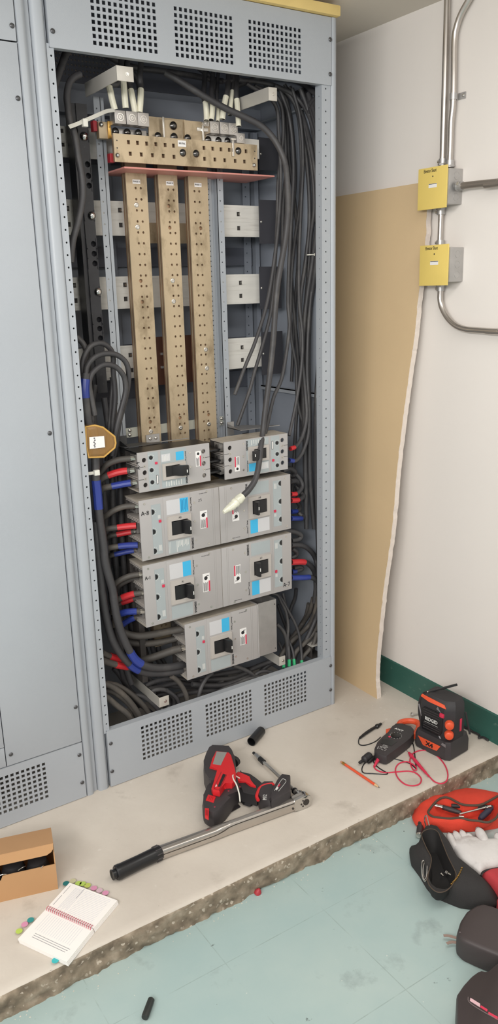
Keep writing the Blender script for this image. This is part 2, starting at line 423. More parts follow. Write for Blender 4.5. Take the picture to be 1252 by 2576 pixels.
def edge_mat():
    m = bpy.data.materials.new('bare_rough_concrete'); m.use_nodes = True; nt = m.node_tree; N = nt.nodes; L = nt.links; b = N['Principled BSDF']; b.inputs['Roughness'].default_value = .85
    tc = N.new('ShaderNodeTexCoord')
    v = N.new('ShaderNodeTexVoronoi'); v.inputs['Scale'].default_value = 150; L.new(tc.outputs['Object'], v.inputs['Vector'])
    n = N.new('ShaderNodeTexNoise'); n.inputs['Scale'].default_value = 26; n.inputs['Detail'].default_value = 8; L.new(tc.outputs['Object'], n.inputs['Vector'])
    r = N.new('ShaderNodeValToRGB'); e = r.color_ramp.elements; e[0].position = .3; e[0].color = rgb((100,88,74)); e[1].position = .72; e[1].color = rgb((168,154,136))
    k = e.new(.52); k.color = rgb((138,124,106)); L.new(n.outputs['Fac'], r.inputs['Fac'])
    r2 = N.new('ShaderNodeValToRGB'); r2.color_ramp.elements[0].position = .8; r2.color_ramp.elements[1].position = .92
    L.new(v.outputs['Color'], r2.inputs['Fac']); x = N.new('ShaderNodeMixRGB'); L.new(r2.outputs['Color'], x.inputs['Fac']); L.new(r.outputs['Color'], x.inputs[1]); x.inputs[2].default_value = rgb((190,178,162))
    L.new(x.outputs['Color'], b.inputs['Base Color'])
    bp = N.new('ShaderNodeBump'); bp.inputs['Strength'].default_value = .7; bp.inputs['Distance'].default_value = .006; L.new(n.outputs['Fac'], bp.inputs['Height']); L.new(bp.outputs['Normal'], b.inputs['Normal'])
    return m
PADM, EDGEM = pad_mat(), edge_mat()
b = MB([PADM, EDGEM])
NX = 520; xs = [-2.6+(XW+2.6)*i/NX for i in range(NX+1)]
rows = []
for x in xs:
    col = []
    wob = noise.noise(Vector((x*3, 0, 5)))*.004
    prof = [(YB, 0, 0), (YP+.03, 0, 0), (YP+.012, -.001, 0), (YP+.003, -.006, .1)] + [(YP, -.012-(-FZ-.012)*k/7.0, 1) for k in range(8)]
    for j, (y, z, a) in enumerate(prof):
        d = 0
        if a:
            d = a*(noise.noise(Vector((x*14, z*16, 1)))*.007 + noise.noise(Vector((x*70, z*80, 2)))*.005)
            low = max(0, -z/(-FZ)-.45); d += -low*.022*max(0, noise.noise(Vector((x*5, 0, 9)))+.45)*0 + low*noise.noise(Vector((x*38, z*45, 3)))*.016
        col.append(b.bm.verts.new((x, y+wob*(j > 0)+d, z)))
    rows.append(col)
for p, q in zip(rows, rows[1:]):
    for j in range(len(p)-1): b.face([p[j], q[j], q[j+1], p[j+1]], PADM if j < 3 else EDGEM)
pad = b.build('equipment_pad', ang=60); struct(pad)
# baseboard on the right wall: a thin vinyl cove
b = MB(BASEB); BH = .1033
b.prism([(XW, 0, 0), (XW-.012, 0, 0), (XW-.006, 0, .012), (XW-.005, 0, BH-.004), (XW, 0, BH)], (0, 1, 0))
o = b.build('baseboard_right'); o.location = (0, YP+.01, 0); o.scale = (1, YB-YP-.01, 1); struct(o)
b = MB(BASEB)
b.prism([(XW, 0, FZ), (XW-.012, 0, FZ), (XW-.006, 0, FZ+.012), (XW-.005, 0, FZ+BH-.004), (XW, 0, FZ+BH)], (0, 1, 0))
o = b.build('baseboard_right'); o.location = (0, -3.6, 0); o.scale = (1, 3.6+YP-.012, 1); struct(o)

# ================================================================ switchboard cabinet (open section)
W = .8914; HT = 2.286; P = .0158; DB = .43
cab = thing('switchboard_cabinet', 'tall grey open electrical cabinet with perforated top and bottom panels, its busbars and breakers exposed', 'electrical cabinet')
def hsq(vx, vz): return [(vx+i*P, vz+j*P, .0048, .0048, 4) for i in range(12) for j in range(8)]
V3 = (.1219, .3598, .5974)
def screws(parent, pts, y=-.0015, r=.0062):
    for (x, z) in pts:
        q = MB(SCREW); q.lathe((x, y, z), (0,-1,0), [(0, r*.9), (.0012, r), (.003, r*.8), (.0042, r*.35), (.0043, 0)], 14)
        q.build('screw', parent)
def panel(x0, x1, z0, z1, holes, parent, name, lip=.0, mt=PAINT):
    q = MB(mt); q.perf((x0, .0015, z0), (1,0,0), (0,0,1), x1-x0, z1-z0, .0025, [(h[0]-x0, h[1]-z0)+tuple(h[2:]) for h in holes])
    t = .0025
    q.box(x0, x0+t, .0015, .02, z0, z1); q.box(x1-t, x1, .0015, .02, z0, z1)
    if lip > 0: q.box(x0, x1, .0015, lip, z1-t, z1)
    else: q.box(x0, x1, .0015, -lip, z0, z0+t)
    return q.build(name, parent)
tp = panel(0.001, W-.001, 2.1006, HT-.001, [h for v in V3 for h in hsq(v, 2.235-7*P)], cab, 'top_vent_panel', -.02)
screws(tp, [(.011, 2.137), (.885, 2.225), (.885, 2.131)])
bp_ = panel(0.001, W-.001, .002, .1985, [h for v in V3 for h in hsq(v, .0593)], cab, 'bottom_vent_panel', .022)
screws(bp_, [(.011, .154), (.008, .056), (.888, .163), (.888, .064)])
# side posts: folded sheet profile, extruded vertically
def post(prof, z0, z1, name, parent):
    q = MB(PAINT); q.prism([(x, y, z0) for x, y in prof], (0, 0, z1-z0)); return q.build(name, parent, ang=50)
post([(-.0395,.05),(-.0395,.012),(-.037,.004),(-.032,.0),(-.014,-.001),(-.0085,.002),(-.007,.008),(-.007,.05)], 0, HT, 'corner_post', cab)
post([(-.007,.05),(-.007,.006),(-.0055,.0045),(-.004,.006),(-.004,.05)], 0, HT, 'post_lip', cab)
post([(W+.0005,.05),(W+.0005,.004),(W+.004,-.001),(W+.012,-.002),(W+.019,.001),(W+.0215,.008),(W+.0215,.05)], 0, HT, 'corner_post', cab)
def strip(x0, x1, z0, z1, y, hx, pitch, parent, r=.0029, name='perforated_strip', phase=0, mt=PAINT, th=.002, n=8):
    hs = []; z = z1-pitch*.6-phase
    while z > z0+.01: hs.append((hx-x0, z-z0, r, r, n)); z -= pitch
    q = MB(mt); q.perf((x0, y, z0), (1,0,0), (0,0,1), x1-x0, z1-z0, -th, hs); return q.build(name, parent)
strip(-.006, .0125, .19, 2.11, .004, .0045, .03155, cab, phase=.008)
strip(.857, .8905, .19, 2.11, .004, .873, .03155, cab)
q = MB(PAINT); q.box(.0105, .0125, .006, .05, .0, HT-.002)
q.build('post_return', cab)
hs = [(.012+.0, .02+i*.03155, .0022, .0022, 8) for i in range(66)]
q = MB(PAINT); q.perf((.857, .006, .0), (0,1,0), (0,0,1), .03, HT-.01, .002, hs); q.build('post_return', cab)
# inner skin
q = MB(PAINT_IN); q.box(.897, .899, .05, DB, 0, HT-.002); q.build('side_panel', cab)
q = MB(PAINT_IN); q.box(.8995, .9125, .0505, DB+.02, 0, HT); q.build('outer_side_panel', cab)
hs = [(.35+i*.0118, .02+j*.014, .0034, .0034, 8) for i in range(10,36) for j in range(6)]
hs=[(h[0]-.30,)+tuple(h[1:]) for h in hs]
q = MB(PANEL_BL); q.perf((-.04, DB, 2.13), (1,0,0), (0,0,1), .937, .15, -.002, hs); q.build('rear_vent_panel', cab)
q = MB(PAINT_IN); q.box(-.04, .897, DB, DB+.002, 0, 2.129); q.build('back_panel', cab)
q = MB(PANEL_BL); q.box(-.039, .899, .003, DB+.02, HT-.004, HT-.001); q.build('roof_panel', cab)
q = MB(PAINT_IN); q.box(-.03, .895, DB-.04, DB-.002, 2.04, 2.1); q.box(-.03, .895, DB-.045, DB-.002, 2.036, 2.04); q.build('top_cross_rail', cab)
# back columns and dark bars that mostly stand in for shadow bands
for x0 in (.30, .825): 
    strip(x0, x0+.03, .1, 2.03, DB-.02, x0+.012, .03155, cab, name='rear_upright', mt=PAINT_IN)
for z in (1.93, 1.62, 1.31, 1.19, .60):
    q = MB(PANEL_BL); q.box(-.03, .86, DB-.018, DB-.004, z-.03, z+.03); q.build('rear_shade_bar', cab)
q = MB(PAINT_IN); q.box(.868, .885, DB-.03, DB-.003, .05, 2.03); q.build('rear_corner_post', cab)
q = MB(PAINT); q.box(.878, .896, .03, DB-.03, 1.156, 1.160); q.box(.878,.880,.03,DB-.03,1.145,1.160); q.build('side_rail', cab)
q = MB(PAINT); q.box(.878, .896, .03, DB-.03, 2.056, 2.060); q.build('side_rail', cab)
q = MB([mat('bracket_steel', (196,192,184), .45, .3), BRKDK]); q.box(.838, .895, .045, .10, .232, .235); q.box(.838,.84,.046,.10,.185,.232,m=BRKDK); q.box(.84,.893,.097,.1,.185,.232,m=BRKDK); q.box(.84,.893,.047,.1,.185,.187,m=BRKDK); q.build('corner_bracket', cab)
# main perforated uprights
UY = .222
strip(.2045, .225, .25, 2.05, UY, .2125, .0313, cab, name='inner_upright', r=.0026, phase=.012)
q = MB(PAINT); q.box(.225, .238, UY+.006, UY+.008, .25, 2.05); q.box(.2235,.225,UY,UY+.008,.25,2.05); q.build('upright_return', cab)
strip(.573, .590, .25, 2.0, UY+.012, .581, .01565, cab, name='inner_upright', r=.0022)
q = MB(PAINT); q.box(.590, .606, UY+.022, UY+.024, .25, 2.0); q.box(.590, .5915, UY+.012, UY+.022, .25, 2.0); q.box(.606, .6075, UY, UY+.024, .25, 2.0); q.build('upright_return', cab)
strip(.606, .629, .25, 2.0, UY, .617, .0313, cab, name='inner_upright', r=.0026, phase=.01)
# pale cross strip behind the busbars near the breakers
z0 = PY(330, 1100, .235).z; z1 = PY(330, 1076, .235).z
q = MB(mat('pale_green_steel', (196,198,186), .5, .1)); q.box(.23, .61, .236, .238, z0, z1)
q.build('lower_cross_strip', cab)
for (u, v) in ((326,1083),(326,1094),(557,1053),(557,1064)):
    c = PY(u, v, .218); q = MB(STEEL); q.dome(c, (0,-1,0), .006, .004); q.build('strip_screw', cab)
# stand-off brackets for the trim: arm + folded face
def bracket(u, v, w_, h_, side, zoff):
    c = PY(u, v, .006); q = MB(mat('bracket_steel', (196,192,184), .45, .3))
    q.box(c.x-w_/2, c.x+w_/2, .004, .007, c.z-h_/2, c.z+h_/2, bev=.001)
    xa = c.x-w_/2 if side < 0 else c.x-w_/2
    q.box(xa, xa+.003, .0055, UY-.004, c.z-h_/2, c.z+h_/2)
    o = q.build('trim_bracket', cab)
    q = MB(STEEL); q.lathe((c.x+w_*.12, .004, c.z), (0,-1,0), [(0,.0052),(.001,.0052),(.001,.0036),(.003,.0034),(.003,0)], 12); q.build('bracket_screw', o)
bracket(314, 186, .048, .036, -1, 0); bracket(685, 237, .030, .036, -1, 0); bracket(412, 1764, .036, .034, -1, 0); bracket(709, 1662, .026, .034, -1, 0)
# yellow foam strip on top of the cabinet
q = MB(YTOP); a = PY(700, 0, -.01)
q.box(.35, .9145, -.016, .16, HT+.001, HT+.03, bev=.004); tag(q.build('foam_strip'), 'yellow foam strip lying along the top edge of the cabinet', 'foam strip')

# ================================================================ closed neighbouring cabinet
nb = thing('neighbouring_cabinet', 'closed grey cabinet at the left edge with a tall plain door and a vent below', 'electrical cabinet')
post([(-.0785,.05),(-.0785,.003),(-.076,-.001),(-.066,-.002),(-.0585,.0),(-.053,.010),(-.048,.012),(-.0415,.012),(-.0405,.05)], 0, HT, 'corner_post', nb)
q = MB(PAINT); q.box(-.310, -.0815, 0, .003, .1935, 2.1005, bev=.0012); q.box(-.31,-.308,.003,.02,.1935,2.1005); q.box(-.0835,-.0815,.003,.02,.1935,2.1005)
dr = q.build('door', nb); screws(dr, [(-.092,1.977), (-.091,1.146), (-.090,.313), (-.296,.228)], y=0)
q = MB(PAINT); q.box(-.60, -.3125, 0, .003, .2565, 2.1005, bev=.0012); q.build('door', nb)
q = MB(PAINT); q.box(-.60, -.3125, 0.001, .003, .1935, .2545, bev=.001); q.build('infill_panel', nb)
nv = panel(-.60, -.0815, .002, .1905, [h for vx in (-.205-11*P,) for h in hsq(vx, .0505)], nb, 'bottom_vent_panel', .01)
screws(nv, [(-.093,.152), (-.092,.055)])
q = MB(PAINT); q.box(-.60, -.0815, 0, .003, 2.1035, HT, bev=.0012); o = q.build('top_panel', nb); screws(o, [(-.090, 2.136)], y=0)
q = MB(PANEL_BL); q.box(-.62, -.601, .0, DB, 0, HT); q.build('side_panel', nb)
q = MB(PANEL_BL); q.box(-.60, -.045, DB, DB+.01, 0, HT); q.build('back_panel', nb)
q = MB(PANEL_BL); q.box(-.60, -.045, 0.053, DB, HT-.003, HT); q.build('roof_panel', nb)

# ================================================================ drywall offcut leaning beside the cabinet
bx_bot = 1.060; 
edge = crop((0,0,1), [(948,1757),(945,1680),(962,1500),(985,1330),(1000,1160),(1025,960),(1040,860),(1046,800),(1054,723),(1068,620),(1073,530),(1080,470)])
def on_board(u, v, dx=0):
    d = ray(u, v); k = (1.158-1.060)/1.83   # plane x - k z = bx_bot+dx
    t = (bx_bot+dx-(CAM.x-k*CAM.z))/(d.x-k*d.z); return CAM+d*t
fr = smooth_path([on_board(u, v) for u, v in edge], 24)
for i, p in enumerate(fr): p.y += noise.noise(Vector((0, p.z*35, 3)))*.003+noise.noise(Vector((0, p.z*120, 7)))*.0015
fr[0].z = max(fr[0].z, 0.0)
ZT = 1.822; TH = .021
pts = [(p.y, max(.0, min(ZT, p.z))) for p in fr]
if pts[-1][1] < ZT: pts.append((pts[-1][0]-.002, ZT))
pts[0] = (pts[0][0], 0.0)
pts += [(.42, ZT), (.42, 0)]
board = thing('drywall_sheet', 'tan-faced drywall offcut leaning between the open cabinet and the white wall', 'drywall')
k = (1.158-1.060)/1.83
q = MB([KRAFT]); face3 = [(bx_bot+k*z, y, z) for y, z in pts]; q.prism(face3, (.0008, 0, 0)); q.build('paper_face', board)
q = MB([GYPSUM]); q.prism([(x+.0009, y+.0005, z) for x, y, z in face3], (TH, 0, 0)); q.build('gypsum_core', board, ang=25)

# ================================================================ conduits and boxes on the right wall
def tube_obj(name, pts, r, m, label, cat, seg=14, group=None, n=8):
    q = MB(m); q.tube(pts, r, seg, m, n); o = q.build(name); return tag(o, label, cat, group)
CX = XW-.018; R1 = .0095
top1 = PX(1113, 0, CX); a = PX(1112.5, 412, CX)
tube_obj('conduit', [(CX, a.y+.004, HC), (CX, a.y, a.z+.012)], R1, EMT, 'straight steel conduit from the ceiling into the upper yellow box, the left of the two', 'conduit')
a2 = PX(1131, 418, CX)
c2 = [PX(u, v, CX) for u, v in crop((820,0,.345), [(900,1215),(905,1100),(912,900),(925,760),(930,560),(935,300),(950,200),(985,100),(1040,0)])]
c2.append(c2[-1] + (c2[-1]-c2[-2])*1.2); c2 = [Vector((CX, p.y, min(p.z, HC))) for p in c2]
tube_obj('conduit', c2, R1, EMT, 'bent steel conduit curving right at the top above the upper yellow box', 'conduit')
m1 = PX(1109, 530, CX); m2 = PX(1106, 612, CX)
tube_obj('conduit', [m1, m2], R1*.9, EMT, 'short steel conduit linking the two yellow-covered boxes', 'conduit')
c4_ = [PX(u, v, CX) for u, v in ((1108,724),(1107,752),(1112,775),(1126,800),(1146,819),(1170,828),(1200,831),(1252,834),(1330,838))]; c4_.append(Vector((CX, -2.2, c4_[-1].z)))
tube_obj('conduit', c4_, R1, EMT, 'steel conduit leaving the lower yellow box and bending right along the wall', 'conduit')
c5 = [PX(u, v, XW-.030) for u, v in ((1158,468),(1200,463),(1252,458),(1330,450))]; c5.append(Vector((XW-.030, -2.2, c5[-1].z)))
tube_obj('conduit', c5, R1*1.05, mat('conduit_dull', (150,142,134), .4, .7), 'dull steel conduit running right from the side of the upper yellow box', 'conduit')
s_ = PX(1140, 243, CX)
st = thing('conduit_strap', 'small steel one-hole strap holding the bent conduit to the wall', 'strap', (0,0,0))
q = MB(GALV); q.cyl((CX, s_.y, s_.z-.009), (CX, s_.y, s_.z+.009), R1+.002, seg=16, inner=R1+.0003); q.box(XW-.004, XW-.0005, s_.y-.034, s_.y-.006, s_.z-.009, s_.z+.009); q.build('strap_body', st)
q = MB(STEEL); q.dome((XW-.004, s_.y-.026, s_.z), (-1,0,0), .005, .003); q.build('strap_screw', st)
def jbox(cu, cv, zt, zb, y0, y1, label, words, dark):
    xf = XW-.062; t = thing('junction_box', label, 'junction box', (0,0,0))
    yb1 = y0-.004-.0; ya = y1+.012
    q = MB(GALV); q.box(xf+.002, XW-.0005, ya-.016, y0-.012, zb+.010, zt-.010, bev=.002); q.build('steel_box', t)
    for kz in (.25, .5, .75):
        z = zb+(zt-zb)*kz; q = MB(GALV); q.lathe(((xf+XW)/2+.004, ya-.016, z), (0,-1,0), [(0,.0115),(.0008,.0115),(.0008,.010),(.0003,.0098),(.0003,0)], 20); q.build('knockout', t)
    q = MB(YPAINT); q.box(xf-.0025, xf+.0015, y1, y0, zb, zt, bev=.0012); cv_ = q.build('yellow_cover', t)
    xm = xf-.0026; cy = (y0+y1)/2; cz = (zb+zt)/2
    q = MB(WHITE); q.box(xm-.0006, xm, cy-.020, cy+.014, cz+.001, cz+.013); lb = q.build('paper_label', cv_)
    q = MB(INK); q.box(xm-.0009, xm-.0005, cy-.020, cy+.013, cz+.011, cz+.0125); q.build('label_text', cv_)
    q = MB(INK); q.dome((xm, cy-.002, cz+.034), (-1,0,0), .0024, .001); q.build('cover_screw', cv_)
    text('Elevator Shunt', .0145, INK, cv_, (xm-.0004, cy+.010, zt-.010), (0,-1,0), (0,0,1), 'handwriting', sx=.62, ext=.0002)
    return t
XF = XW-.062
a = PX(1050,428,XF); b_ = PX(1123,413,XF); c = PX(1126,519,XF); d = PX(1054,532,XF)
jbox(0,0,(a.z+b_.z)/2,(c.z+d.z)/2,(a.y+d.y)/2,(b_.y+c.y)/2,'upper square steel junction box with yellow cover, three conduits entering it', '', 0)
a = PX(1057,618,XF); b_ = PX(1128,614,XF); c = PX(1127,716,XF); d = PX(1055,721,XF)
jbox(0,0,(a.z+b_.z)/2,(c.z+d.z)/2,(a.y+d.y)/2,(b_.y+c.y)/2,'lower square steel junction box with yellow cover, below the other box', '', 0)
def connector(u, v, dirz, label, x=CX, ax=None):
    p = PX(u, v, x); ax = Vector(ax) if ax else Vector((0,0,dirz))
    t = thing('conduit_connector', label, 'conduit connector')
    q = MB(GALV); q.cyl(p, p+ax*.020, R1+.0035, seg=16); q.cyl(p+ax*.002, p+ax*.006, R1+.006, seg=8); q.build('sleeve', t)
    q = MB(STEEL); c = p+ax*.013; n = Vector((-.3, .95, 0)) if not abs(ax.y) > .5 else Vector((-.9,0,.4)); q.cyl(c+n*R1, c+n*(R1+.008), .0045, seg=10); q.build('set_screw', t)
connector(1113, 417, 1, 'set-screw connector where the straight conduit meets the top of the upper box')
connector(1131, 421, 1, 'set-screw connector where the bent conduit meets the top of the upper box')
connector(1109, 523, -1, 'set-screw connector under the upper yellow box')
connector(1107, 621, 1, 'set-screw connector on top of the lower yellow box')
connector(1108, 716, -1, 'set-screw connector under the lower yellow box')
connector(1150, 469, -1, 'set-screw connector on the side of the upper box', x=XW-.030, ax=(0,-1,0))
# ================================================================ vertical phase busbars (laminated)
BY = .2
def busbar(x0, x1, zb, zt, label, word, lab_uv, big, scr, first_v, holes_u):
    t = thing('busbar', label, 'busbar', (0,0,0), group='vertical phase busbars')
    hs = []; n = 0
    z = PY(holes_u[0], first_v, BY).z; c0 = PY(holes_u[0], first_v, BY).x; c1 = PY(holes_u[1], first_v, BY).x
    bigz = [(PY(u, v, BY)) for u, v in big]; scz = [PY(u, v, BY) for u, v in scr]
    while z > zb+.02:
        for c in (c0, c1): hs.append((c-x0, z-zb, .0040, .0040, 8))
        z -= .03125
    for p in bigz: hs.append((p.x-x0, p.z-zb, .0064, .0064, 16))
    hs = [h for h in hs if .004 < h[0] < x1-x0-.004]
    q = MB(COPPER_PL); q.perf((x0, BY, zb), (1,0,0), (0,0,1), x1-x0, zt-zb, -.0055, hs); q.build('front_bar', t)
    for k in range(1, 4):
        q = MB([COPPER_PL, COPPER_ED]); y = BY+.0075*k
        q.box(x0-.0, x1, y, y+.0055, zb, zt, m=COPPER_ED if k % 2 else COPPER_PL); q.build('bar', t)
    for p in scz:
        q = MB(STEEL); q.lathe((p.x, BY, p.z), (0,-1,0), [(0,.0072),(.001,.0072),(.0018,.006),(.0018,.002),(.0006,0)], 16)
        q.build('screw', t)
    l = PY(*lab_uv, BY-.001)
    q = MB(WHITE); q.box(l.x-.0125, l.x+.0125, BY-.0008, BY, l.z-.006, l.z+.006); lb = q.build('name_plate', t)
    text(word, .0068, INK, lb, (l.x, BY-.001, l.z), (1,0,0), (0,0,1), 'lettering', sx=.85)
    return t
def span(u0, u1, v): return PY(u0, v, BY).x, PY(u1, v, BY).x
xa0, xa1 = span(315, 369.5, 500); xb0, xb1 = span(398, 451.5, 500); xc0, xc1 = span(475, 524.5, 500)
xa0, xa1 = .2795, .348; xb0, xb1 = .3865, .452; xc0, xc1 = .4905, .559
busbar(xa0, xa1, .33, 1.93, 'left tarnished laminated busbar, marked PHASE A below the pink plate', 'PHASE A', (343,457), crop(c4, [(733,1022),(745,1187)])+crop(cH,[(808,943)]), crop(c4, [(698,424),(707,598)])+crop(cH,[(812,1019)]), 473, (341,354))
busbar(xb0, xb1, .33, 1.93, 'middle tarnished laminated busbar, marked PHASE B below the pink plate', 'PHASE B', (427,461), crop(c4, [(953,432),(961,603)])+crop(cH,[(1042,911)]), crop(c4, [(984,1020),(991,1183)])+crop(cH,[(1046,989)]), 477, (423,436))
busbar(xc0, xc1, .33, 1.93, 'right tarnished laminated busbar, marked PHASE C below the pink plate', 'PHASE C', (498,465), crop(cA, [(77,607)])+crop(cB,[(140,886)]), crop(cB, [(117,373),(126,521),(142,960)]), 481, (489,501))
# dark support and copper links behind the bars
for x in (.37, .474):
    pass
q = MB(mat('brown_copper_link', (120,84,70), .45, .6, var=.15, scale=12)); p0 = PY(392, 848, .262); p1 = PY(492, 960, .262)
q.box(p0.x, p1.x, .262, .268, p1.z, p0.z); tag(q.build('copper_link'), 'reddish-brown copper link plate bolted behind the middle and right busbars', 'busbar link')
q = MB(COPPER_PL); p0 = PY(368, 560, .262); p1 = PY(400, 612, .262)
q.box(p0.x, p1.x+.1, .262, .268, p1.z, p0.z); tag(q.build('copper_link'), 'brass-coloured link plate behind the busbars at the second aluminium bar', 'busbar link')
for (u, v) in crop(cH, [(900,407),(903,512)]):
    c = PY(u, v, .258); q = MB(GALV); q.box(c.x-.006, c.x+.006, .253, .2615, c.z-.004, c.z+.004, bev=.001); tag(q.build('link_bolt'), 'small square bolt head on the brown link plate behind the busbars', 'bolt', 'bolts on the brown link plate')

# ================================================================ horizontal aluminium through-bars
AY = .27
def alubar(v0, v1, uref, label, slots, x0=-.035, x1=.80, groove=True):
    zt = PY(uref, v0, AY).z; zb = PY(uref, v1, AY).z; H = zt-zb
    t = thing('aluminium_bar', label, 'busbar', (0,0,0), group='horizontal aluminium bars')
    hs = []
    for (u, v) in slots:
        p = PY(u, v, AY); hs.append((p.x-x0, min(max(p.z-zb, .012), H-.012), .007, .0068, 4))
    q = MB(ALU); q.perf((x0, AY, zb), (1,0,0), (0,0,1), x1-x0, H, -.006, hs)
    for z in ((zb+H*.48, zb+.006, zt-.006) if groove else ()): q.box(x0, x1, AY-.001, AY, z-.0012, z+.0012)
    q.build('bar_face', t)
    q = MB(BRKDK); q.box(x0, x1, AY+.0075, AY+.012, zb, zt); q.build('slot_shade_backing', t)  # dark colour stands in for the shade inside the slots
    for (u, v) in slots[::2]:
        p = PY(u, v, AY+.006); q = MB(STEEL); q.cyl((p.x, AY+.0074, p.z), (p.x, AY+.002, p.z), .0045, seg=6); q.build('bolt', t)
    return t
alubar(517, 596, 612, 'second aluminium bar from the top, crossing behind the black busbar support', crop(cA,[(375,497),(378,607)])+crop(c4,[(152,452),(165,578),(570,466),(578,583)]))
alubar(690, 764, 617, 'third aluminium bar from the top, bright, behind the middle of the busbars', crop(cA,[(392,1037),(395,1140)])+crop((0,560,.2556),[(728,618),(743,768),(1232,612),(1240,752)]))
alubar(849, 925, 622, 'fourth and lowest aluminium bar, behind the looped black cables', crop(cB,[(405,356),(408,455)])+crop(cH,[(652,418),(664,536)]))
alubar(318, 396, 170, 'topmost aluminium bar, seen left of the black moulded support', crop((0,0,.3355),[(457,960),(467,1080)]), x1=.62)
# black fibre barriers to the right of the bars
for i, (u0, v0, u1, v1) in enumerate(((651,502,697,613),(652,671,724,775),(657,836,729,937),(650,345,700,430))):
    a = PY(u0, v0, .246); c = PY(u1, v1, .246)
    t = thing('fibre_barrier', ('black fibre board beside the second aluminium bar','black fibre board beside the third aluminium bar, behind hanging cables','lowest black fibre board, behind hanging cables','topmost black fibre board above the pink plate')[i], 'insulating board', (0,0,0), group='black fibre barriers')
    q = MB(BOARD); q.box(a.x, min(a.x+.09, .89) if i else min(a.x+.085,.89), .246, .249, c.z, a.z); q.build('board', t)
    q = MB(STEEL); q.dome((a.x+.008, .246, (a.z+c.z)/2), (0,-1,0), .0048, .003); q.build('board_screw', t)

# ================================================================ black moulded support on the left
t = thing('moulded_support', 'tall black moulded busbar support with round holes and shiny domed bolts', 'busbar support', (0,0,0))
SY = .2; x0, x1 = .1405, .1735; zt = PY(218, 262, SY).z; zb = PY(262, 988, SY).z
hp = crop(c4, [(318,105),(325,195),(335,272),(370,731),(378,808),(385,885)])+crop(cH, [(417,137),(424,208),(431,283)])
bl = crop((0,0,.3355), [(635,1020)])+crop(c4, [(352,508),(401,1108)])
hs = [(PY(u, v, SY).x-x0, PY(u, v, SY).z-zb, .0088, .0088, 16) for u, v in hp]
hs = [(min(max(h[0], .0105), x1-x0-.0105),)+tuple(h[1:]) for h in hs]
q = MB(BAKE); q.perf((x0, SY, zb), (1,0,0), (0,0,1), x1-x0, zt-zb, -.014, hs); q.box(x0-.012, x0+.001, SY+.004, SY+.05, zb, zt); q.box(x0+.001, x1, SY+.015, SY+.05, zb, zt, bev=.002); q.build('support_body', t)
for u, v in bl:
    p = PY(u, v, SY-.006); q = MB(CHROME); q.lathe((p.x, SY, p.z), (0,-1,0), [(0,.0125),(.002,.0125),(.004,.0115),(.009,.007),(.011,0)], 24); q.build('domed_bolt', t)
for u, v in bl+hp:
    p = PY(u, v, SY); q = MB(BAKE); q.box(x0, x0+.003, SY-.002, SY, p.z-.016, p.z+.016, bev=.0008); q.box(x1-.003, x1, SY-.002, SY, p.z-.016, p.z+.016, bev=.0008); q.build('raised_rib', t)

# ================================================================ pink insulating plate
t = thing('insulating_plate', 'thin pink insulating plate standing level between neutral bar and vertical busbars', 'insulating plate', (0,0,0))
q = MB(PINK); ZP = 1.849
q.prism([(.2385,.118,ZP),(.757,.118,ZP),(.757,.285,ZP),(.2385,.285,ZP)], (0,0,.0045), bev=.0006); q.build('plate', t)

# ================================================================ neutral bar with lugs and bolts
nt_ = thing('neutral_bar', 'wide horizontal brass-toned neutral bar with square punched holes above the pink plate', 'busbar', (0,0,0))
NY = .13
p0 = PY(284.5, 336, NY); p1 = PY(648, 430, NY); nx0, nx1 = p0.x, p1.x; nzb = 1.8665; nzt = 1.9405
sq = crop(cT, [(530,1120),(660,1135),(790,1145),(922,1160),(1055,1170),(1175,1175),(558,1315),(715,1325),(875,1338),(1030,1352),(1183,1362)])+crop(cU,[(385,710),(487,720),(583,725),(680,732),(875,750),(393,858),(513,868),(628,873),(750,887),(858,892)])
hs = []
for u, v in sq:
    p = PY(u, v, NY); up_ = p.z > (nzb+nzt)/2
    hs.append((p.x-nx0, (.0535 if up_ else .0235), .0048, .0054, 4))
q = MB(COPPER_PL); q.perf((nx0, NY, nzb), (1,0,0), (0,0,1), nx1-nx0, nzt-nzb, -.0063, hs)
q.build('front_bar', nt_)
q = MB(COPPER_ED); q.box(nx0+.003, nx1-.003, NY+.012, NY+.018, nzb+.002, nzt-.002); q.build('second_bar', nt_)
def bolt(u, v, y, r=.0095, parent=nt_, m=BOLTD, name='domed_bolt'):
    p = PY(u, v, y-.004); q = MB(m); q.lathe((p.x, y, p.z), (0,-1,0), [(0,r*1.12),(.0015,r*1.12),(.003,r),(.006,r*.75),(.008,r*.35),(.0085,0)], 20); q.build(name, parent)
for u, v in crop(cU, [(145,760),(300,770),(792,738)]): bolt(u, v, NY)
for u, v in crop(cT, [(378,1310)])+crop(cU, [(972,905)]): bolt(u, v, NY, .006, m=STEEL, name='screw')
for u, v in crop(cT, [(363,1100),(368,1207)])+crop(cU,[(975,745),(975,828)]): 
    p = PY(u, v, NY); q = MB(BRKDK); q.lathe((p.x, NY-.0001, p.z), (0,-1,0), [(0,.0022),(.0002,.0022),(.0002,0)], 8); q.build('pin_hole', nt_)
l = PY(*crop(cU, [(128,655)])[0], NY-.001); q = MB(WHITE); q.box(l.x-.0135, l.x+.0135, NY-.001, NY, l.z-.0085, l.z+.0085); lb = q.build('name_plate', nt_)
text('NEUTRAL', .007, INK, lb, (l.x, NY-.0013, l.z), (1,0,0), (0,0,1), 'lettering', sx=.7)
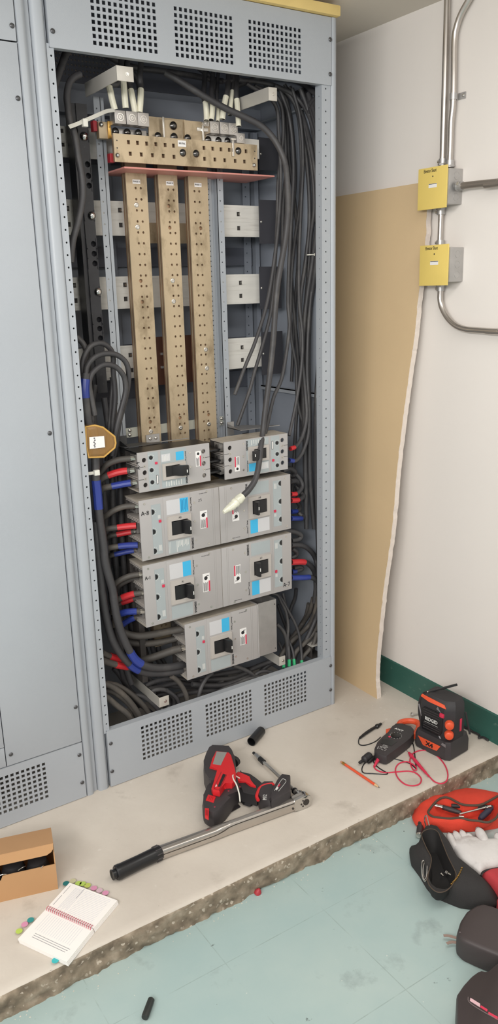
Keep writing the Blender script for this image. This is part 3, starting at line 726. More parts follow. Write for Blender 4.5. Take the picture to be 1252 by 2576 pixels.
# rear neutral plates rising above the bar
RY = .175
def backplate(u0, v0, u1, v1, y, m, name, th=.006):
    a = PY(u0, v0, y); c = PY(u1, v1, y); q = MB(m); q.box(a.x, c.x, y, y+th, min(a.z, c.z), max(a.z, c.z), bev=.0008); return q.build(name, nt_)
backplate(372, 292, 470, 400, RY+.01, COPPER_PL, 'rear_plate')
backplate(412, 300, 463, 400, RY, COPPER_PL, 'rear_plate')
backplate(463, 302, 560, 400, RY+.006, COPPER_PL, 'rear_plate')
backplate(247, 305, 280, 350, RY, COPPER_PL, 'end_block', .02)
backplate(283, 322, 372, 400, RY+.004, LUG, 'rear_plate')
backplate(520, 340, 652, 400, RY+.0, ALU, 'rear_plate')
a = PY(*crop(cT,[(1022,760)])[0], RY-.004); c = PY(*crop(cT,[(1022,1060)])[0], RY-.004)
q = MB(STEEL); q.box(a.x-.003, a.x+.003, RY-.006, RY-.001, c.z, a.z, bev=.001); q.build('bright_edge_strip', nt_)
a = PY(*crop(cT,[(255,820)])[0], RY-.004); c = PY(*crop(cT,[(260,1075)])[0], RY-.004)
q = MB(BRASSF); q.box(a.x-.006, a.x+.004, RY-.005, RY, c.z, a.z, bev=.002); q.build('bright_edge_strip', nt_)
q = MB(mat('dark_red_standoff', (158,40,50))); a = PY(276, 398, .16); q.box(a.x-.004, a.x+.012, .15, .17, a.z-.012, a.z+.012, bev=.002); q.build('red_standoff', nt_)
q = MB(mat('dark_red_standoff', (158,40,50))); a = PY(236, 318, .19); q.box(a.x-.006, a.x+.006, .18, .2, a.z-.014, a.z+.014, bev=.002); q.build('red_standoff', nt_)
for u, v in crop(cT, [(350,970),(518,985),(680,995),(960,1035)])+crop(cU, [(440,610),(560,620),(665,625),(200,590)]): bolt(u, v, RY-.001, .0098)
for u, v in crop(cT, [(1180,885),(1190,1050)])+[]: bolt(u, v, RY-.002, .0105)
for u, v in crop(cT, [(145,870)]): bolt(u, v, RY, .0065, m=STEEL, name='screw')
# left lug block
def lugs(pts, wpx, hpx, label, n):
    for i, (u, v) in enumerate(pts):
        y = .138; c = PY(u, v, y); w2 = (PY(u+wpx/2, v, y).x-c.x); h2 = c.z-PY(u, v+hpx/2, y).z
        t = thing('mechanical_lug', label[i], 'cable lug', (0,0,0), group=None)
        q = MB(LUG); q.box(c.x-w2+.0006, c.x+w2-.0006, y, y+.034, c.z-h2, c.z+h2, bev=.0015); q.build('lug_body', t)
        q = MB(STEEL); q.lathe((c.x, y, c.z), (0,-1,0), [(-.001,.0105),(.0012,.0105),(.0012,.0085),(-.003,.008),(-.003,.0048),(.0005,.0044),(.0005,.0025),(-.002,.0022),(-.002,0)], 20); q.build('set_screw', t)
lugs(crop(cT, [(412,765),(582,780),(745,800)]), 29, 34, ('left one of three aluminium lugs clamping taped cables on the neutral bar','middle one of three aluminium lugs on the left of the neutral bar','right one of three aluminium lugs on the left of the neutral bar'), 3)
lugs(crop(cU, [(510,465),(625,475),(728,485)]), 23.5, 30, ('leftmost aluminium lug in the right-hand group on the neutral bar','middle aluminium lug in the right-hand group on the neutral bar','rightmost aluminium lug in the right-hand group on the neutral bar'), 3)
c = PY(*crop(cU,[(822,590)])[0], .125)
t = thing('mechanical_lug', 'small separate lug standing on a bright bracket near the neutral bar right end', 'cable lug')
q = MB(LUG); q.box(c.x-.016, c.x+.014, .127, .15, c.z-.014, c.z+.014, bev=.001); q.build('lug_body', t)
q = MB(STEEL); q.lathe((c.x, .127, c.z), (0,-1,0), [(0,.007),(.001,.007),(.001,.004),(-.001,.003),(-.001,0)], 14); q.build('set_screw', t)
q = MB(STEEL); a = PY(*crop(cU,[(726,720)])[0], .124); q.box(a.x-.0035, a.x+.0035, .1235, .1285, a.z-.02, a.z+.026, bev=.001); q.box(a.x-.006,a.x+.012,.124,.129,a.z+.026,a.z+.032,bev=.001); q.build('bracket_leg', t)
t = thing('ground_bracket', 'bright notched metal bracket standing left of the right-hand lugs', 'bracket')
a = PY(*crop(cU,[(365,520)])[0], .13); q = MB(STEEL)
q.box(a.x-.0035, a.x+.0035, .125, .129, a.z-.024, a.z+.018, bev=.001); q.box(a.x-.018, a.x+.02, .129, .133, a.z+.002, a.z+.012, bev=.001)
for k in range(5): q.box(a.x+.0+k*.0045, a.x+.0025+k*.0045, .125, .133, a.z+.016, a.z+.028, bev=.0005)
q.build('bracket_body', t)

# ================================================================ circuit breakers
BF = .010
def ld_proto():
    L_, H_, D_ = .2805, .195, .098
    t = thing('circuit_breaker', 'x', 'circuit breaker', (0, BF, 0))
    q = MB([BRK, BRKTOP, BRKDK])
    q.box(.036, L_, .0005, D_, .0012, H_-.0012, m=BRKTOP)
    q.box(0, L_, 0, .004, 0, H_, m=BRK, bev=.0012)
    q.box(0, .036, .004, D_, H_-.0065, H_-.001, m=BRKTOP); q.box(0, .036, .004, D_, .001, .0065, m=BRKTOP)
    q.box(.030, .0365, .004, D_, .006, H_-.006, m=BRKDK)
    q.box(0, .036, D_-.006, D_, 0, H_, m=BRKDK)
    q.build('case', t)
    for k in (0, 1, 2, 3):
        zc = .004+k*(H_-.008)/3
        q = MB([GREY2, BRKDK])
        for dz in (-.0045, 0, .0045): q.box(.0005, .034, .0045, D_-.006, zc+dz-.0012+(.004 if k == 0 else -.004 if k == 3 else 0), zc+dz+.0008+(.004 if k == 0 else -.004 if k == 3 else 0), m=GREY2)
        q.build('pole_barrier', t)
    for k in range(3):
        zc = (k+.5)*H_/3
        q = MB(LUG); q.box(.008, .03, .040, .085, zc-.017, zc+.017, bev=.0015); q.cyl((.008,.052,zc),(.0065,.052,zc), .0095, seg=16, m=BRKDK); q.cyl((.008,.074,zc),(.0065,.074,zc), .0085, seg=16, m=BRKDK); q.build('terminal', t)
    q = MB([BRKST, GREY2]); q.box(.0395, .0715, -.0008, .001, .0135, .1755, m=BRKST); tr = q.build('trip_panel', t)
    for zk in (.153, .089, .0255):
        q = MB(BLACKP); pr = [(.0402+.0, -.0012, zk)] ; n = 10
        pr = [(.0405+.0095*math.sin(PI*i/n), -.0009, zk+.0085*math.cos(PI*i/n)) for i in range(n+1)]
        q.prism(pr, (0, -.0012, 0)); kn = q.build('dial', tr)
        q = MB(PRINT)
        for i in range(7):
            a = PI*(i+.5)/7; c_ = Vector((.0405+.0128*math.sin(a), -.001, zk+.0125*math.cos(a)))
            q.box(c_.x-.0012, c_.x+.0012, -.0012, -.0008, c_.z-.0008, c_.z+.0008)
        q.build('dial_marks', tr)
    q = MB(LRED); q.box(.0625, .0705, -.0035, .0, .1155, .1240, bev=.0006); q.build('trip_button', tr)
    q = MB(PRINT)
    for i in range(4): q.box(.0610+i*.0022, .0622+i*.0022, -.001, -.0007, .128+.0015*(i%2), .1395)
    for i in range(5): q.box(.0585+i*.0022, .0597+i*.0022, -.001, -.0007, .022+.002*(i%2), .042)
    q.build('printed_marks', tr)
    q = MB(BRK); q.box(.0805, .1735, -.0022, .001, .0022, H_-.0015, bev=.0008); mp = q.build('centre_cover', t)
    q = MB([LGREY, LBLUE]); q.box(.0905, .137, -.0028, -.002, .134, .181, m=LGREY); q.box(.137, .1665, -.0028, -.002, .134, .181, m=LBLUE); rl = q.build('rating_label', mp)
    q = MB(mat('blue_label_print', (30,120,170), .5))
    for i in range(5): q.box(.141+i*.005, .1428+i*.005, -.0031, -.0027, .137+.003*(i%3), .178-.002*(i%2))
    q.build('label_print', rl)
    q = MB(BRKST); q.box(.0905, .1665, -.0028, -.002, .006, .047, m=BRKST); sl = q.build('spec_label', mp)
    q = MB(PRINT)
    for x in (.0925, .0965, .119, .121): q.box(x, x+.0009, -.003, -.0026, .008, .045)
    for i in range(8): q.box(.124+i*.005, .1262+i*.005, -.003, -.0026, .022+.003*(i%3), .044)
    q.build('label_print', sl)
    q = MB(GREY2)
    z0, z1 = .0525, .1285
    o4 = [(.0895, z0), (.1735, z0), (.1735, z1), (.0895, z1)]; i4 = [(.1025, .0665), (.1600, .0665), (.1600, .1130), (.1025, .1130)]
    yo, yi = -.008, -.0085
    ob = [q.bm.verts.new((x, -.002, z)) for x, z in o4]; of = [q.bm.verts.new((x+(.001 if i in (0,3) else -.001), yo, z+(.001 if i < 2 else -.001))) for i, (x, z) in enumerate(o4)]
    jf = [q.bm.verts.new((x, yi, z)) for x, z in i4]; jb = [q.bm.verts.new((x, .0, z)) for x, z in i4]
    for i in range(4):
        j = (i+1) % 4
        q.face([ob[i], ob[j], of[j], of[i]]); q.face([of[i], of[j], jf[j], jf[i]]); q.face([jf[i], jf[j], jb[j], jb[i]])
    hb = q.build('handle_bezel', t, ang=25)
    q = MB(BLACKP); q.box(.1025, .160, -.0025, -.0015, .0665, .113)
    q.prism([(.104, -.0025, .0685), (.104, -.008, .0685), (.118, -.0105, .0685), (.134, -.0105, .0685), (.144, -.0085, .0685), (.144, -.0025, .0685)], (0,0,.0425))
    q.prism([(.139, -.0025, .068), (.142, -.022, .068), (.150, -.035, .068), (.1565, -.036, .068), (.1585, -.026, .068), (.1585, -.0025, .068)], (0,0,.0435), bev=.0012); hd = q.build('handle', t)
    q = MB(PRINT); q.box(.1522, .1552, -.0366, -.0358, .082, .093); q.build('handle_mark', hd)
    text('SIEMENS', .0098, INK, t, (.1775, -.0004, .025), (0,0,-1), (1,0,0), 'maker_lettering', sx=1.0, bold=.0002)
    text('Sentron\u2122 Series', .0066, INK, t, (.1775, -.0004, .155), (0,0,-1), (1,0,0), 'series_lettering')
    text('Nameplate / Rating', .0038, TEXTG, t, (.222, -.0004, .184), (1,0,0), (0,0,1), 'small_lettering')
    for (x, z) in ((.018, .183), (.022, .009), (.236, .188), (.236, .012), (.189,.158), (.189,.096), (.190,.032)):
        q = MB(STEEL); q.lathe((x, 0, z), (0,-1,0), [(0,.0036),(.0012,.0034),(.0012,.0012),(.0003,.001),(.0003,0)], 12); q.build('cover_screw', t)
    q = MB([WHITE, LRED, INK]); q.box(.2085, .2345, -.0007, .0, .0665, .126, m=WHITE); q.box(.2295, .2345, -.001, -.0005, .0665, .101, m=LRED)
    q.dome((.220, -.0007, .111), (0,-1,0), .0065, .0005, INK); q.box(.222,.231,-.0011,-.0007,.117,.119,m=INK)
    for i in range(5): q.box(.2105+i*.0036, .2125+i*.0036, -.0011, -.0006, .069, .098-.003*(i%2), m=TEXTG)
    q.build('warning_label', t)
    q = MB(mat('breaker_grey_line', (150,146,144), .5)); q.box(.2545, .2550, -.0003, .0, .002, H_-.002); q.box(.2605, .261, -.0003, .0, .002, H_-.002); q.build('seam_line', t)
    return t
def fd_proto():
    L_, H_, D_ = .246, .1205, .086
    t = thing('circuit_breaker', 'x', 'circuit breaker', (0, BF, 0)); zs = (.0965, .0585, .0205)
    hs = [(x, z, .0078, .0078, 16) for x in (.0215, .2245) for z in zs]
    q = MB([BRK, BRKTOP, BRKDK, BLACKP]); q.perf((0, 0, 0), (1,0,0), (0,0,1), L_, H_, -.004, hs, m=BRK)
    q.box(.034, L_-.034, .004, D_, .001, H_-.001, m=BRKTOP)
    q.box(0, L_, .004, D_, H_-.004, H_, m=BLACKP); q.box(0, L_, .004, D_, 0, .004, m=BRKTOP)
    for x0, x1 in ((.028,.034),(L_-.034,L_-.028)): q.box(x0, x1, .004, D_, .004, H_-.004, m=BRKDK)
    q.box(0, .034, D_-.005, D_, 0, H_, m=BRKDK); q.box(L_-.034, L_, D_-.005, D_, 0, H_, m=BRKDK)
    q.build('case', t)
    for x0, x1 in ((0,.03),(L_-.03,L_)):
        for k in (1, 2):
            q = MB(GREY2); zc = k*H_/3+.0015
            for dz in (-.0035, .0025): q.box(x0, x1, .0045, D_-.005, zc+dz-.0008, zc+dz+.0008)
            q.build('pole_barrier', t)
        for z in zs:
            q = MB(LUG); q.box(x0+.006, x1-.001, .030, .062, z-.013, z+.013, bev=.001)
            xf = x0+.006 if x0 == 0 else x1-.001; q.cyl((xf,.046,z),(xf-.001 if x0==0 else xf+.001,.046,z), .008, seg=16, m=BRKDK); q.build('terminal', t)
    for z in (.0775, .0395):
        for x, s_ in ((.0215, -1), (.2245, 1)):
            q = MB(STEEL); q.lathe((x, 0, z), (0,-1,0), [(0,.0045),(.0012,.0043),(.0012,.0015),(0,.001),(0,0)], 12)
            q.box(min(x+s_*.004, x+s_*.022), max(x+s_*.004, x+s_*.022), -.0006, .0, z-.0016, z-.0004, m=BRKDK); q.build('cover_screw', t)
    q = MB(BRKST); q.box(.0335, .0675, -.0006, .001, .003, H_-.003); q.box(.0765,.163,-.0006,.001,.003,H_-.003); tr = q.build('trip_panel', t)
    for z in (.1015, .0635, .0265):
        q = MB(BLACKP); q.lathe((.0435, -.0006, z), (0,-1,0), [(0,.006),(.0015,.006),(.002,.005),(.002,0)], 16); q.build('dial', tr)
        q = MB(PRINT)
        for i in range(9):
            a = -PI*.7+i*PI*1.4/8+PI/2; c_ = (.0435+.0095*math.cos(a-PI/2), z+.0092*math.sin(a-PI/2)); q.box(c_[0]-.0009, c_[0]+.0009, -.0012, -.0006, c_[1]-.0009, c_[1]+.0009)
        q.build('dial_marks', tr)
    q = MB(LRED); q.box(.056, .064, -.003, 0, .079, .0865, bev=.0006); q.build('trip_button', tr)
    q = MB([PRINT, BRKDK]); q.box(.058, .0645, -.001, -.0005, .018, .046, m=BRKDK); q.box(.0592,.0633,-.0014,-.001,.0195,.0445,m=WHITE); q.build('slide_switch', tr)
    q = MB([LGREY, LBLUE]); q.box(.0785, .108, -.0012, -.0005, .083, .106, m=LGREY); q.box(.1275, .1545, -.0012, -.0005, .0815, .1075, m=LBLUE); rl = q.build('rating_label', t)
    q = MB(PRINT)
    for i in range(5): q.box(.082+i*.005, .084+i*.005, -.0014, -.001, .086, .103-.003*(i%2))
    for i in range(7): q.box(.090+i*.0085, .0925+i*.0085, -.0010, -.0005, .006, .022-.004*(i%2))
    q.build('label_print', rl)
    q = MB(GREY2); q.box(.0785, .0885, -.006, 0, .0265, .077); q.box(.1365, .158, -.006, 0, .0265, .077); q.box(.0885, .1365, -.006, 0, .0265, .0355); q.box(.0885, .1365, -.006, 0, .0695, .077); q.build('handle_bezel', t)
    q = MB(BLACKP); q.box(.0885, .1365, -.002, 0, .0355, .0695)
    q.prism([(.112, -.002, .037), (.124, -.020, .037), (.133, -.030, .037), (.1545, -.030, .037), (.155, -.022, .037), (.136, -.014, .037), (.136, -.002, .037)], (0,0,.031), bev=.001); hd = q.build('handle', t)
    q = MB(PRINT); q.box(.147, .150, -.0306, -.0299, .046, .055); q.build('handle_mark', hd)
    text('SIEMENS', .0085, INK, t, (.1605, -.0012, .021), (0,0,-1), (1,0,0), 'maker_lettering', bold=.0002)
    text('Sentron\u2122 Series', .0052, INK, t, (.1605, -.0012, .088), (0,0,-1), (1,0,0), 'series_lettering')
    for (x, z) in ((.176,.098),(.176,.054),(.174,.013)):
        q = MB(STEEL); q.lathe((x, 0, z), (0,-1,0), [(0,.0034),(.0012,.0032),(.0012,.0012),(.0003,.001),(.0003,0)], 12); q.build('cover_screw', t)
    q = MB([WHITE, LRED, INK]); q.box(.190, .2085, -.0007, .0, .052, .0995, m=WHITE); q.box(.204, .2085, -.001, -.0005, .052, .085, m=LRED)
    q.dome((.199, -.0007, .0915), (0,-1,0), .0045, .0005, INK)
    for i in range(3): q.box(.192+i*.0036, .194+i*.0036, -.0011, -.0006, .054, .08-.003*(i%2), m=TEXTG)
    q.build('warning_label', t)
    return t
LDP, FDP = ld_proto(), fd_proto()
GB = 'stacked circuit breakers'
FDP.location = (.170, BF, .9335); FDP['label'] = 'smaller breaker at top left, hand-marked A-9, beside three taped cables'; FDP['group'] = GB
fdr = dup(FDP, (.7155, BF, 1.0485), (0, PI, 0), 'smaller breaker at top right, mounted upside down behind the dangling cable')
LDP.location = (.165, BF, .7185); LDP.scale = (.9955, 1, .976); LDP['label'] = 'large breaker hand-marked A-8, left half of the upper wide pair'; LDP['group'] = GB
l2 = dup(LDP, (.725, BF, .909), (0, PI, 0), 'upside-down large breaker on the right of the A-8 one, behind the silver cable end')
l3 = dup(LDP, (.1635, BF, .500), (0,0,0), 'large breaker hand-marked A-1, left half of the lower wide pair', scale=(1.0,1,1.044))
l4 = dup(LDP, (.7255, BF, .7036), (0, PI, 0), 'upside-down large breaker hand-marked A-7, right of the A-1 one', scale=(1.0,1,1.044))
l5 = dup(LDP, (.298, BF, .278), (0,0,0), 'lowest large breaker, alone, beside a bare galvanised cover', scale=(.998,1,1.01))
writing('A-9', .0019, INK, FDP, (.006, -.0004, .072), (0,0,1), (-1,0,0), .011)
FDP.children[-1].location = (.006, 0, 0)
writing('A-8', .0021, INK, LDP, (.0065, -.0004, .147), (1,0,-.0), (0,0,1), .0125)
writing('25', .001, INK, LDP, (.205, -.0004, .158), (1,0,.1), (0,0,1), .008)
writing('A-1', .0019, INK, l3, (.0065, -.0004, .150), (1,0,0), (0,0,1), .0105)
writing('A-7', .0021, INK, l4, (.036, -.0004, .182), (-1,0,0), (0,0,-1), .0135)
for br, s_ in ((LDP, 'A8'), (l4, 'A7'), (l3, 'A1'), (l5, 'A6'), (l2, 'A8')):
    up = 1 if br in (LDP, l3, l5) else -1
    if s_ != 'A6': writing(s_.replace('A', 'A'), .0007, INK, br, (.128 if up > 0 else .136, -.0088, .1185 if up > 0 else .062), (up,0,0), (0,0,up), .006)
# blank galvanised cover next to the lowest breaker
t = thing('blank_cover', 'bare galvanised steel cover beside the lowest breaker', 'cover plate', (0,0,0))
q = MB(GALV); q.box(.5835, .658, BF+.001, BF+.003, .281, .4775); q.box(.656, .658, BF+.003, .10, .281, .4775); q.box(.5835,.656,.098,.1,.281,.4775); q.box(.5835,.656,BF+.003,.098,.281,.283); q.build('cover', t)
q = MB(BRKST)
for z in (.295, .46): q.cyl((.651, BF+.001, z), (.651, BF-.0003, z), .002, seg=8, m=BRKDK)
q.build('cover_hole', t)
q = MB(BRK); q.box(.5785, .5832, BF, .1, .279, .4755); q.build('side_flange', t)
# breaker mounting brackets, black straps and connectors to the busbars
def mt(name, label, cat, boxes, m, group=None):
    q = MB(m)
    for b6 in boxes: q.box(*b6[:6], bev=.001)
    o = q.build(name); return tag(o, label, cat, group)
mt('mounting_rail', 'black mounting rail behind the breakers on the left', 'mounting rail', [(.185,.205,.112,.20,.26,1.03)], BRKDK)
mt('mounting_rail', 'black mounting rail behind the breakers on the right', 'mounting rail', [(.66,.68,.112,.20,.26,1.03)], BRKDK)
for i, (x, zt) in enumerate(((.312,1.062),)):
    q = MB(GALV); q.prism([(.292,.198,1.040),(.340,.198,1.040),(.340,.198,1.068),(.292,.198,1.068)], (0,-.003,0)); q.prism([(.292,.198,1.040),(.340,.198,1.040),(.40,.11,1.056),(.30,.11,1.056)], (0,0,.002))
    o = q.build('connector_strap')
    tag(o, 'galvanised connector strap bolting the top left breaker to the left busbar', 'connector strap')
    for xx in (.306,.326):
        q = MB(STEEL); q.dome((xx,.195,1.055),(0,-1,0),.006,.004); s=q.build('screw', o)
q = MB([GALV]); a = PY(583,1077,.2)
q.box(.60,.625,.196,.199,1.03,1.075); q.prism([(.60,.199,1.056),(.66,.199,1.056),(.76,.115,1.056),(.60,.115,1.056)], (0,0,.002)); q.prism([(.60,.199,1.07),(.60,.199,1.056),(.60,.115,1.056)],(.002,0,0))
o = q.build('mounting_bracket'); tag(o, 'galvanised bracket behind the top right breaker', 'bracket')
q = MB([mat('dark_bracket', (84,84,84), .5, .4)]); q.box(.188,.225,.196,.199,1.03,1.075); q.prism([(.185,.199,1.045),(.27,.199,1.045),(.30,.10,1.055),(.172,.10,1.055)], (0,0,.002)); q.prism([(.186,.199,1.075),(.186,.199,.95),(.186,.10,1.0),(.186,.10,1.055)],(.002,0,0))
o = q.build('mounting_bracket'); tag(o, 'dark bracket behind the top left breaker at the perforated upright', 'bracket')
# black base block between the two small breakers
mt('terminal_block', 'black moulded base between the two smaller breakers', 'terminal block', [(.418,.468,.03,.10,.95,.956),(.418,.468,.03,.10,.985,.991),(.418,.468,.03,.10,1.02,1.026),(.425,.462,.085,.11,.935,1.04)], BLACKP)
# ================================================================ cables
def path3(pts, dep):
    """pts: (u,v) or (u,v,y); dep: (y0,y1) or y used where no depth is given"""
    n = len(pts); out = []
    for i, p in enumerate(pts):
        t = i/max(1, n-1)
        y = p[2] if len(p) > 2 else (dep if not isinstance(dep, tuple) else dep[0]+(dep[1]-dep[0])*t)
        q = PY(p[0], p[1], y)
        if q.x > .882: q = PX(p[0], p[1], .882)
        if q.z < .012: q.z = .012
        out.append(q)
    return out
def cable(pts, dep, r, label, tapes=(), bare=None, m=None, group=None, n=7, name='power_cable', cat='cable', seg=10):
    P = path3(pts, dep); S = smooth_path(P, n)
    q = MB(m or CABLE); q.tube(S, r, seg, raw=True); o = q.build(name, ang=60); tag(o, label, cat, group)
    for (t0, t1, tm, tn) in tapes:
        a, b_ = int(t0*(len(S)-1)), max(int(t0*(len(S)-1))+1, int(round(t1*(len(S)-1))))
        q = MB(tm); q.tube(S[a:b_+1], r*1.09, seg, raw=True); q.build(tn, o)
    if bare is not None:
        d = (S[bare]-S[bare+(1 if bare == 0 else -1)]).normalized(); q = MB(STEEL)
        for k in range(7):
            off = d.orthogonal().normalized(); off.rotate(Matrix.Rotation(k*PI/3, 3, d)); off = off*(r*.55 if k < 6 else 0)
            q.cyl(S[bare]+off-d*.004, S[bare]+off*.9+d*.014, r*.26, seg=6)
        q.build('bare_strands', o)
    return o
RT_, BT_ = 'red_tape_band', 'blue_tape_band'
# --- white-taped cables into the left lugs
WL = [([(298,205,.16),(276,213,.155),(278,232,.15),(283,255,.148),(289,276,.148)], 'leftmost white-taped black cable entering the left lugs'),
      ([(304,165,.17),(308,190,.16),(311,214,.152),(313,240,.15),(316,272,.15)], 'tall white-taped black cable second from left at the left lugs'),
      ([(318,180,.18),(325,212,.17),(330,232,.16),(335,258,.156),(340,283,.154)], 'slanting white-taped black cable third from left at the left lugs'),
      ([(352,185,.18),(354,215,.17),(354,230,.16),(353,255,.155),(351,283,.154)], 'rightmost white-taped black cable at the left lugs')]
for p, l in WL: cable([(p[0][0]+8, p[0][1]-70, .24)]+p, 0, .0082, l, [(.48 if 'tall' in l or 'leftmost' in l else .55, .99, WHITET, 'white_tape_band')])
WR = [([(512,240,.18),(517,262,.16),(519,290,.155),(519,304,.15)], 'leftmost white-taped cable of the right-hand lug group', .0075),
      ([(532,235,.18),(534,263,.16),(533,285,.155),(531,302,.15)], 'second white-taped cable from the left in the right-hand lug group', .0078),
      ([(545,240,.19),(548,272,.17),(548,290,.16),(547,306,.152)], 'thin cream-taped cable in the right-hand lug group', .0055),
      ([(572,225,.17),(567,248,.155),(562,275,.15),(559,300,.148)], 'white-taped cable leaning left, partly behind the long hanging cable', .008),
      ([(586,212,.19),(583,235,.17),(580,262,.16),(578,290,.155)], 'cable with a faded pinkish tape tip behind the long hanging cable', .0065),
      ([(594,222,.17),(596,258,.15),(598,285,.14),(600,318,.135)], 'rightmost long white-taped cable above the small separate lug', .0075)]
for p, l, r in WR: cable([(p[0][0]+4, p[0][1]-62, .26)]+p, 0, r, l, [(.46, .99, WHITET, 'white_tape_band')])
# --- the long dangling cable with the taped silver end
c1 = crop(cI, [(40,500),(100,530),(180,580),(300,655),(450,740),(560,790),(680,850),(760,920),(820,1010),(860,1110)])+[(721,446),(724,508),(722,559),(717,604),(706,668),(698,715),(692,779),(687,856),(680,926),(674,977),(667,1032),(661,1086),(656,1120)]+crop(cC, [(528,350),(497,500),(440,595),(380,655)])
nC = len(c1); dC = [(.16 - .12*min(1, i/9.0)) for i in range(nC)]
for i in range(nC):
    t = i/(nC-1)
    dC[i] = .16-.13*min(1, t/.45) if t < .8 else .03-.075*min(1, (t-.8)/.14)
hc = cable([(p[0], p[1], d) for p, d in zip(c1, dC)], 0, .0095, 'long black cable hanging across the breakers from the upper left, its end dangling free')
e0 = PY(c1[-1][0], c1[-1][1], dC[-1]); e1 = PY(*crop(cC, [(290,740)])[0], dC[-1]-.004); e2 = PY(*crop(cC, [(215,795)])[0], dC[-1]-.006)
q = MB(CLEART); q.tube(smooth_path([e0, e0.lerp(e1, .35), e0.lerp(e1, .7), e1, e1.lerp(e2, .5), e2], 4), [.0135,.0145,.0155,.0148,.0138,.0158,.0148,.0138,.0145,.013,.012,.0105,.009,.0075,.0065], 12, raw=True); q.build('silver_taped_end', hc)
# --- translucent strap (nylon tie) on the upper left and its cable
q = MB(TIE); st = crop(cK, [(340,1640),(480,1590),(640,1520),(800,1450),(960,1380),(1080,1330),(1230,1310)])
q.ribbon([PY(u, v, .06+.012*i) for i, (u, v) in enumerate(st)], .010, .0015, (.1,-1,.3)); o = q.build('nylon_tie'); tag(o, 'wide clear nylon tie stretched from the upper left cable to the left lugs', 'cable tie')
p = PY(*crop(cK, [(650,1560)])[0], .075); q = MB(TIE); q.box(p.x-.007, p.x+.007, .068, .082, p.z-.010, p.z+.010, bev=.002); q.build('tie_head', o)
cable(crop(cK, [(560,600),(440,660),(350,770),(310,920),(300,1080),(320,1250),(340,1430),(380,1600),(430,1730)])+[(190,352),(196,392),(205,440),(208,480),(205,515),(197,555),(187,590),(181,620),(178,660)], (.12,.05), .0092, 'black cable looping down the left opening edge beside the black moulded support')
cable(crop(cK, [(330,120),(270,220),(200,420),(140,580),(90,720),(40,900)]), (.12,.09), .010, 'blurred black cable end arching at the top left corner of the cabinet')
# --- upper bundle on the right
RB = [
 ([(560,205),(640,205),(700,225),(722,258),(735,330),(742,450),(733,560),(733,700),(741,800),(748,880),(752,960),(745,1050),(740,1140),(735,1240)], (.30,.20), .006, 'black cable in the right bundle arching in from the top centre'),
 ([(600,200),(690,215),(735,250),(760,330),(775,450),(778,560),(768,660),(755,760),(758,880),(768,990),(771,1048),(761,1095),(745,1122),(730,1129)], (.26,.04), .0068, 'black cable from the top ending in red tape at the upper right breaker', [(.955,1,REDT,RT_)]),
 ([(690,215),(740,240),(780,300),(800,400),(806,520),(800,620),(785,720),(775,830),(772,930),(776,1020),(775,1090),(762,1135),(745,1158),(727,1158)], (.22,.05), .0068, 'black cable from the top ending in blue tape at the upper right breaker', [(.96,1,BLUET,BT_)]),
 ([(640,215),(700,250),(712,330),(700,450),(697,560),(692,650),(684,760),(676,808),(659,872),(640,936),(627,984),(597,1070)], (.24,.17), .0058, 'black cable slanting left below the middle black board'),
 ([(620,210),(690,260),(701,340),(706,450),(700,560),(690,650),(672,760),(643,856),(617,920),(590,993)], (.22,.16), .0058, 'black cable slanting far left across the fourth aluminium bar'),
 ([(700,215),(728,300),(738,420),(733,540),(727,650),(724,760),(727,830),(710,945),(688,1000),(672,1070),(660,1120)], (.25,.07), .006, 'black cable bending left below the lowest black board'),
 ([(735,222),(755,300),(762,400),(757,520),(752,650),(752,760),(760,840),(758,920),(745,1009),(733,1068),(727,1096)], (.2,.06), .0055, 'thin black cable curving down to the top right breaker corner'),
 ([(715,212),(745,270),(757,380),(755,500),(742,600),(733,700),(732,840),(745,920),(746,984),(752,1032),(764,1080),(770,1200)], (.28,.13), .0055, 'thin dark cable crossing behind the right bundle'),
 ([(760,225),(790,300),(805,400),(810,500),(800,560),(787,650),(770,763),(763,840),(762,950),(765,1060),(768,1200),(770,1330)], (.2,.12), .0085, 'thick black cable tied twice, left strand of the tied pair'),
 ([(775,235),(800,320),(812,430),(814,520),(803,600),(793,680),(781,763),(776,840),(775,950),(778,1060),(780,1200),(790,1330)], (.19,.11), .0085, 'thick black cable tied twice, right strand of the tied pair'),
 ([(790,248),(806,330),(815,450),(818,560),(814,700),(809,760),(802,888),(794,1016),(793,1160),(796,1300),(800,1400),(800,1500)], (.24,.2), .007, 'rightmost black cable running down the side panel'),
 ([(746,230),(768,330),(784,420),(790,520),(781,600),(774,700),(765,800),(758,900),(757,1000),(757,1100)], (.3,.26), .0065, 'black cable deep in the right bundle behind the tied pair'),
 ([(706,228),(722,300),(727,400),(742,520),(750,640),(742,760),(737,880),(733,960)], (.33,.3), .006, 'black cable deepest in the right bundle, near the back panel'),
 ([(727,218),(760,290),(782,370),(796,470),(797,560)], (.23,.2), .007, 'black cable joining the tied pair just above the upper tie'),
 ([(755,222),(778,290),(795,380),(804,480),(808,570)], (.16,.14), .007, 'foremost black cable of the right bundle above the upper tie'),
 ([(665,212),(705,260),(716,330),(719,420),(712,520),(709,640),(700,740)], (.3,.27), .006, 'black cable behind the long hanging cable beside the pink plate'),
]
for row in RB: cable(row[0], (row[1][0]*.66, row[1][1]*.66), row[2], row[3], row[4] if len(row) > 4 else (), group='black cables on the right side')
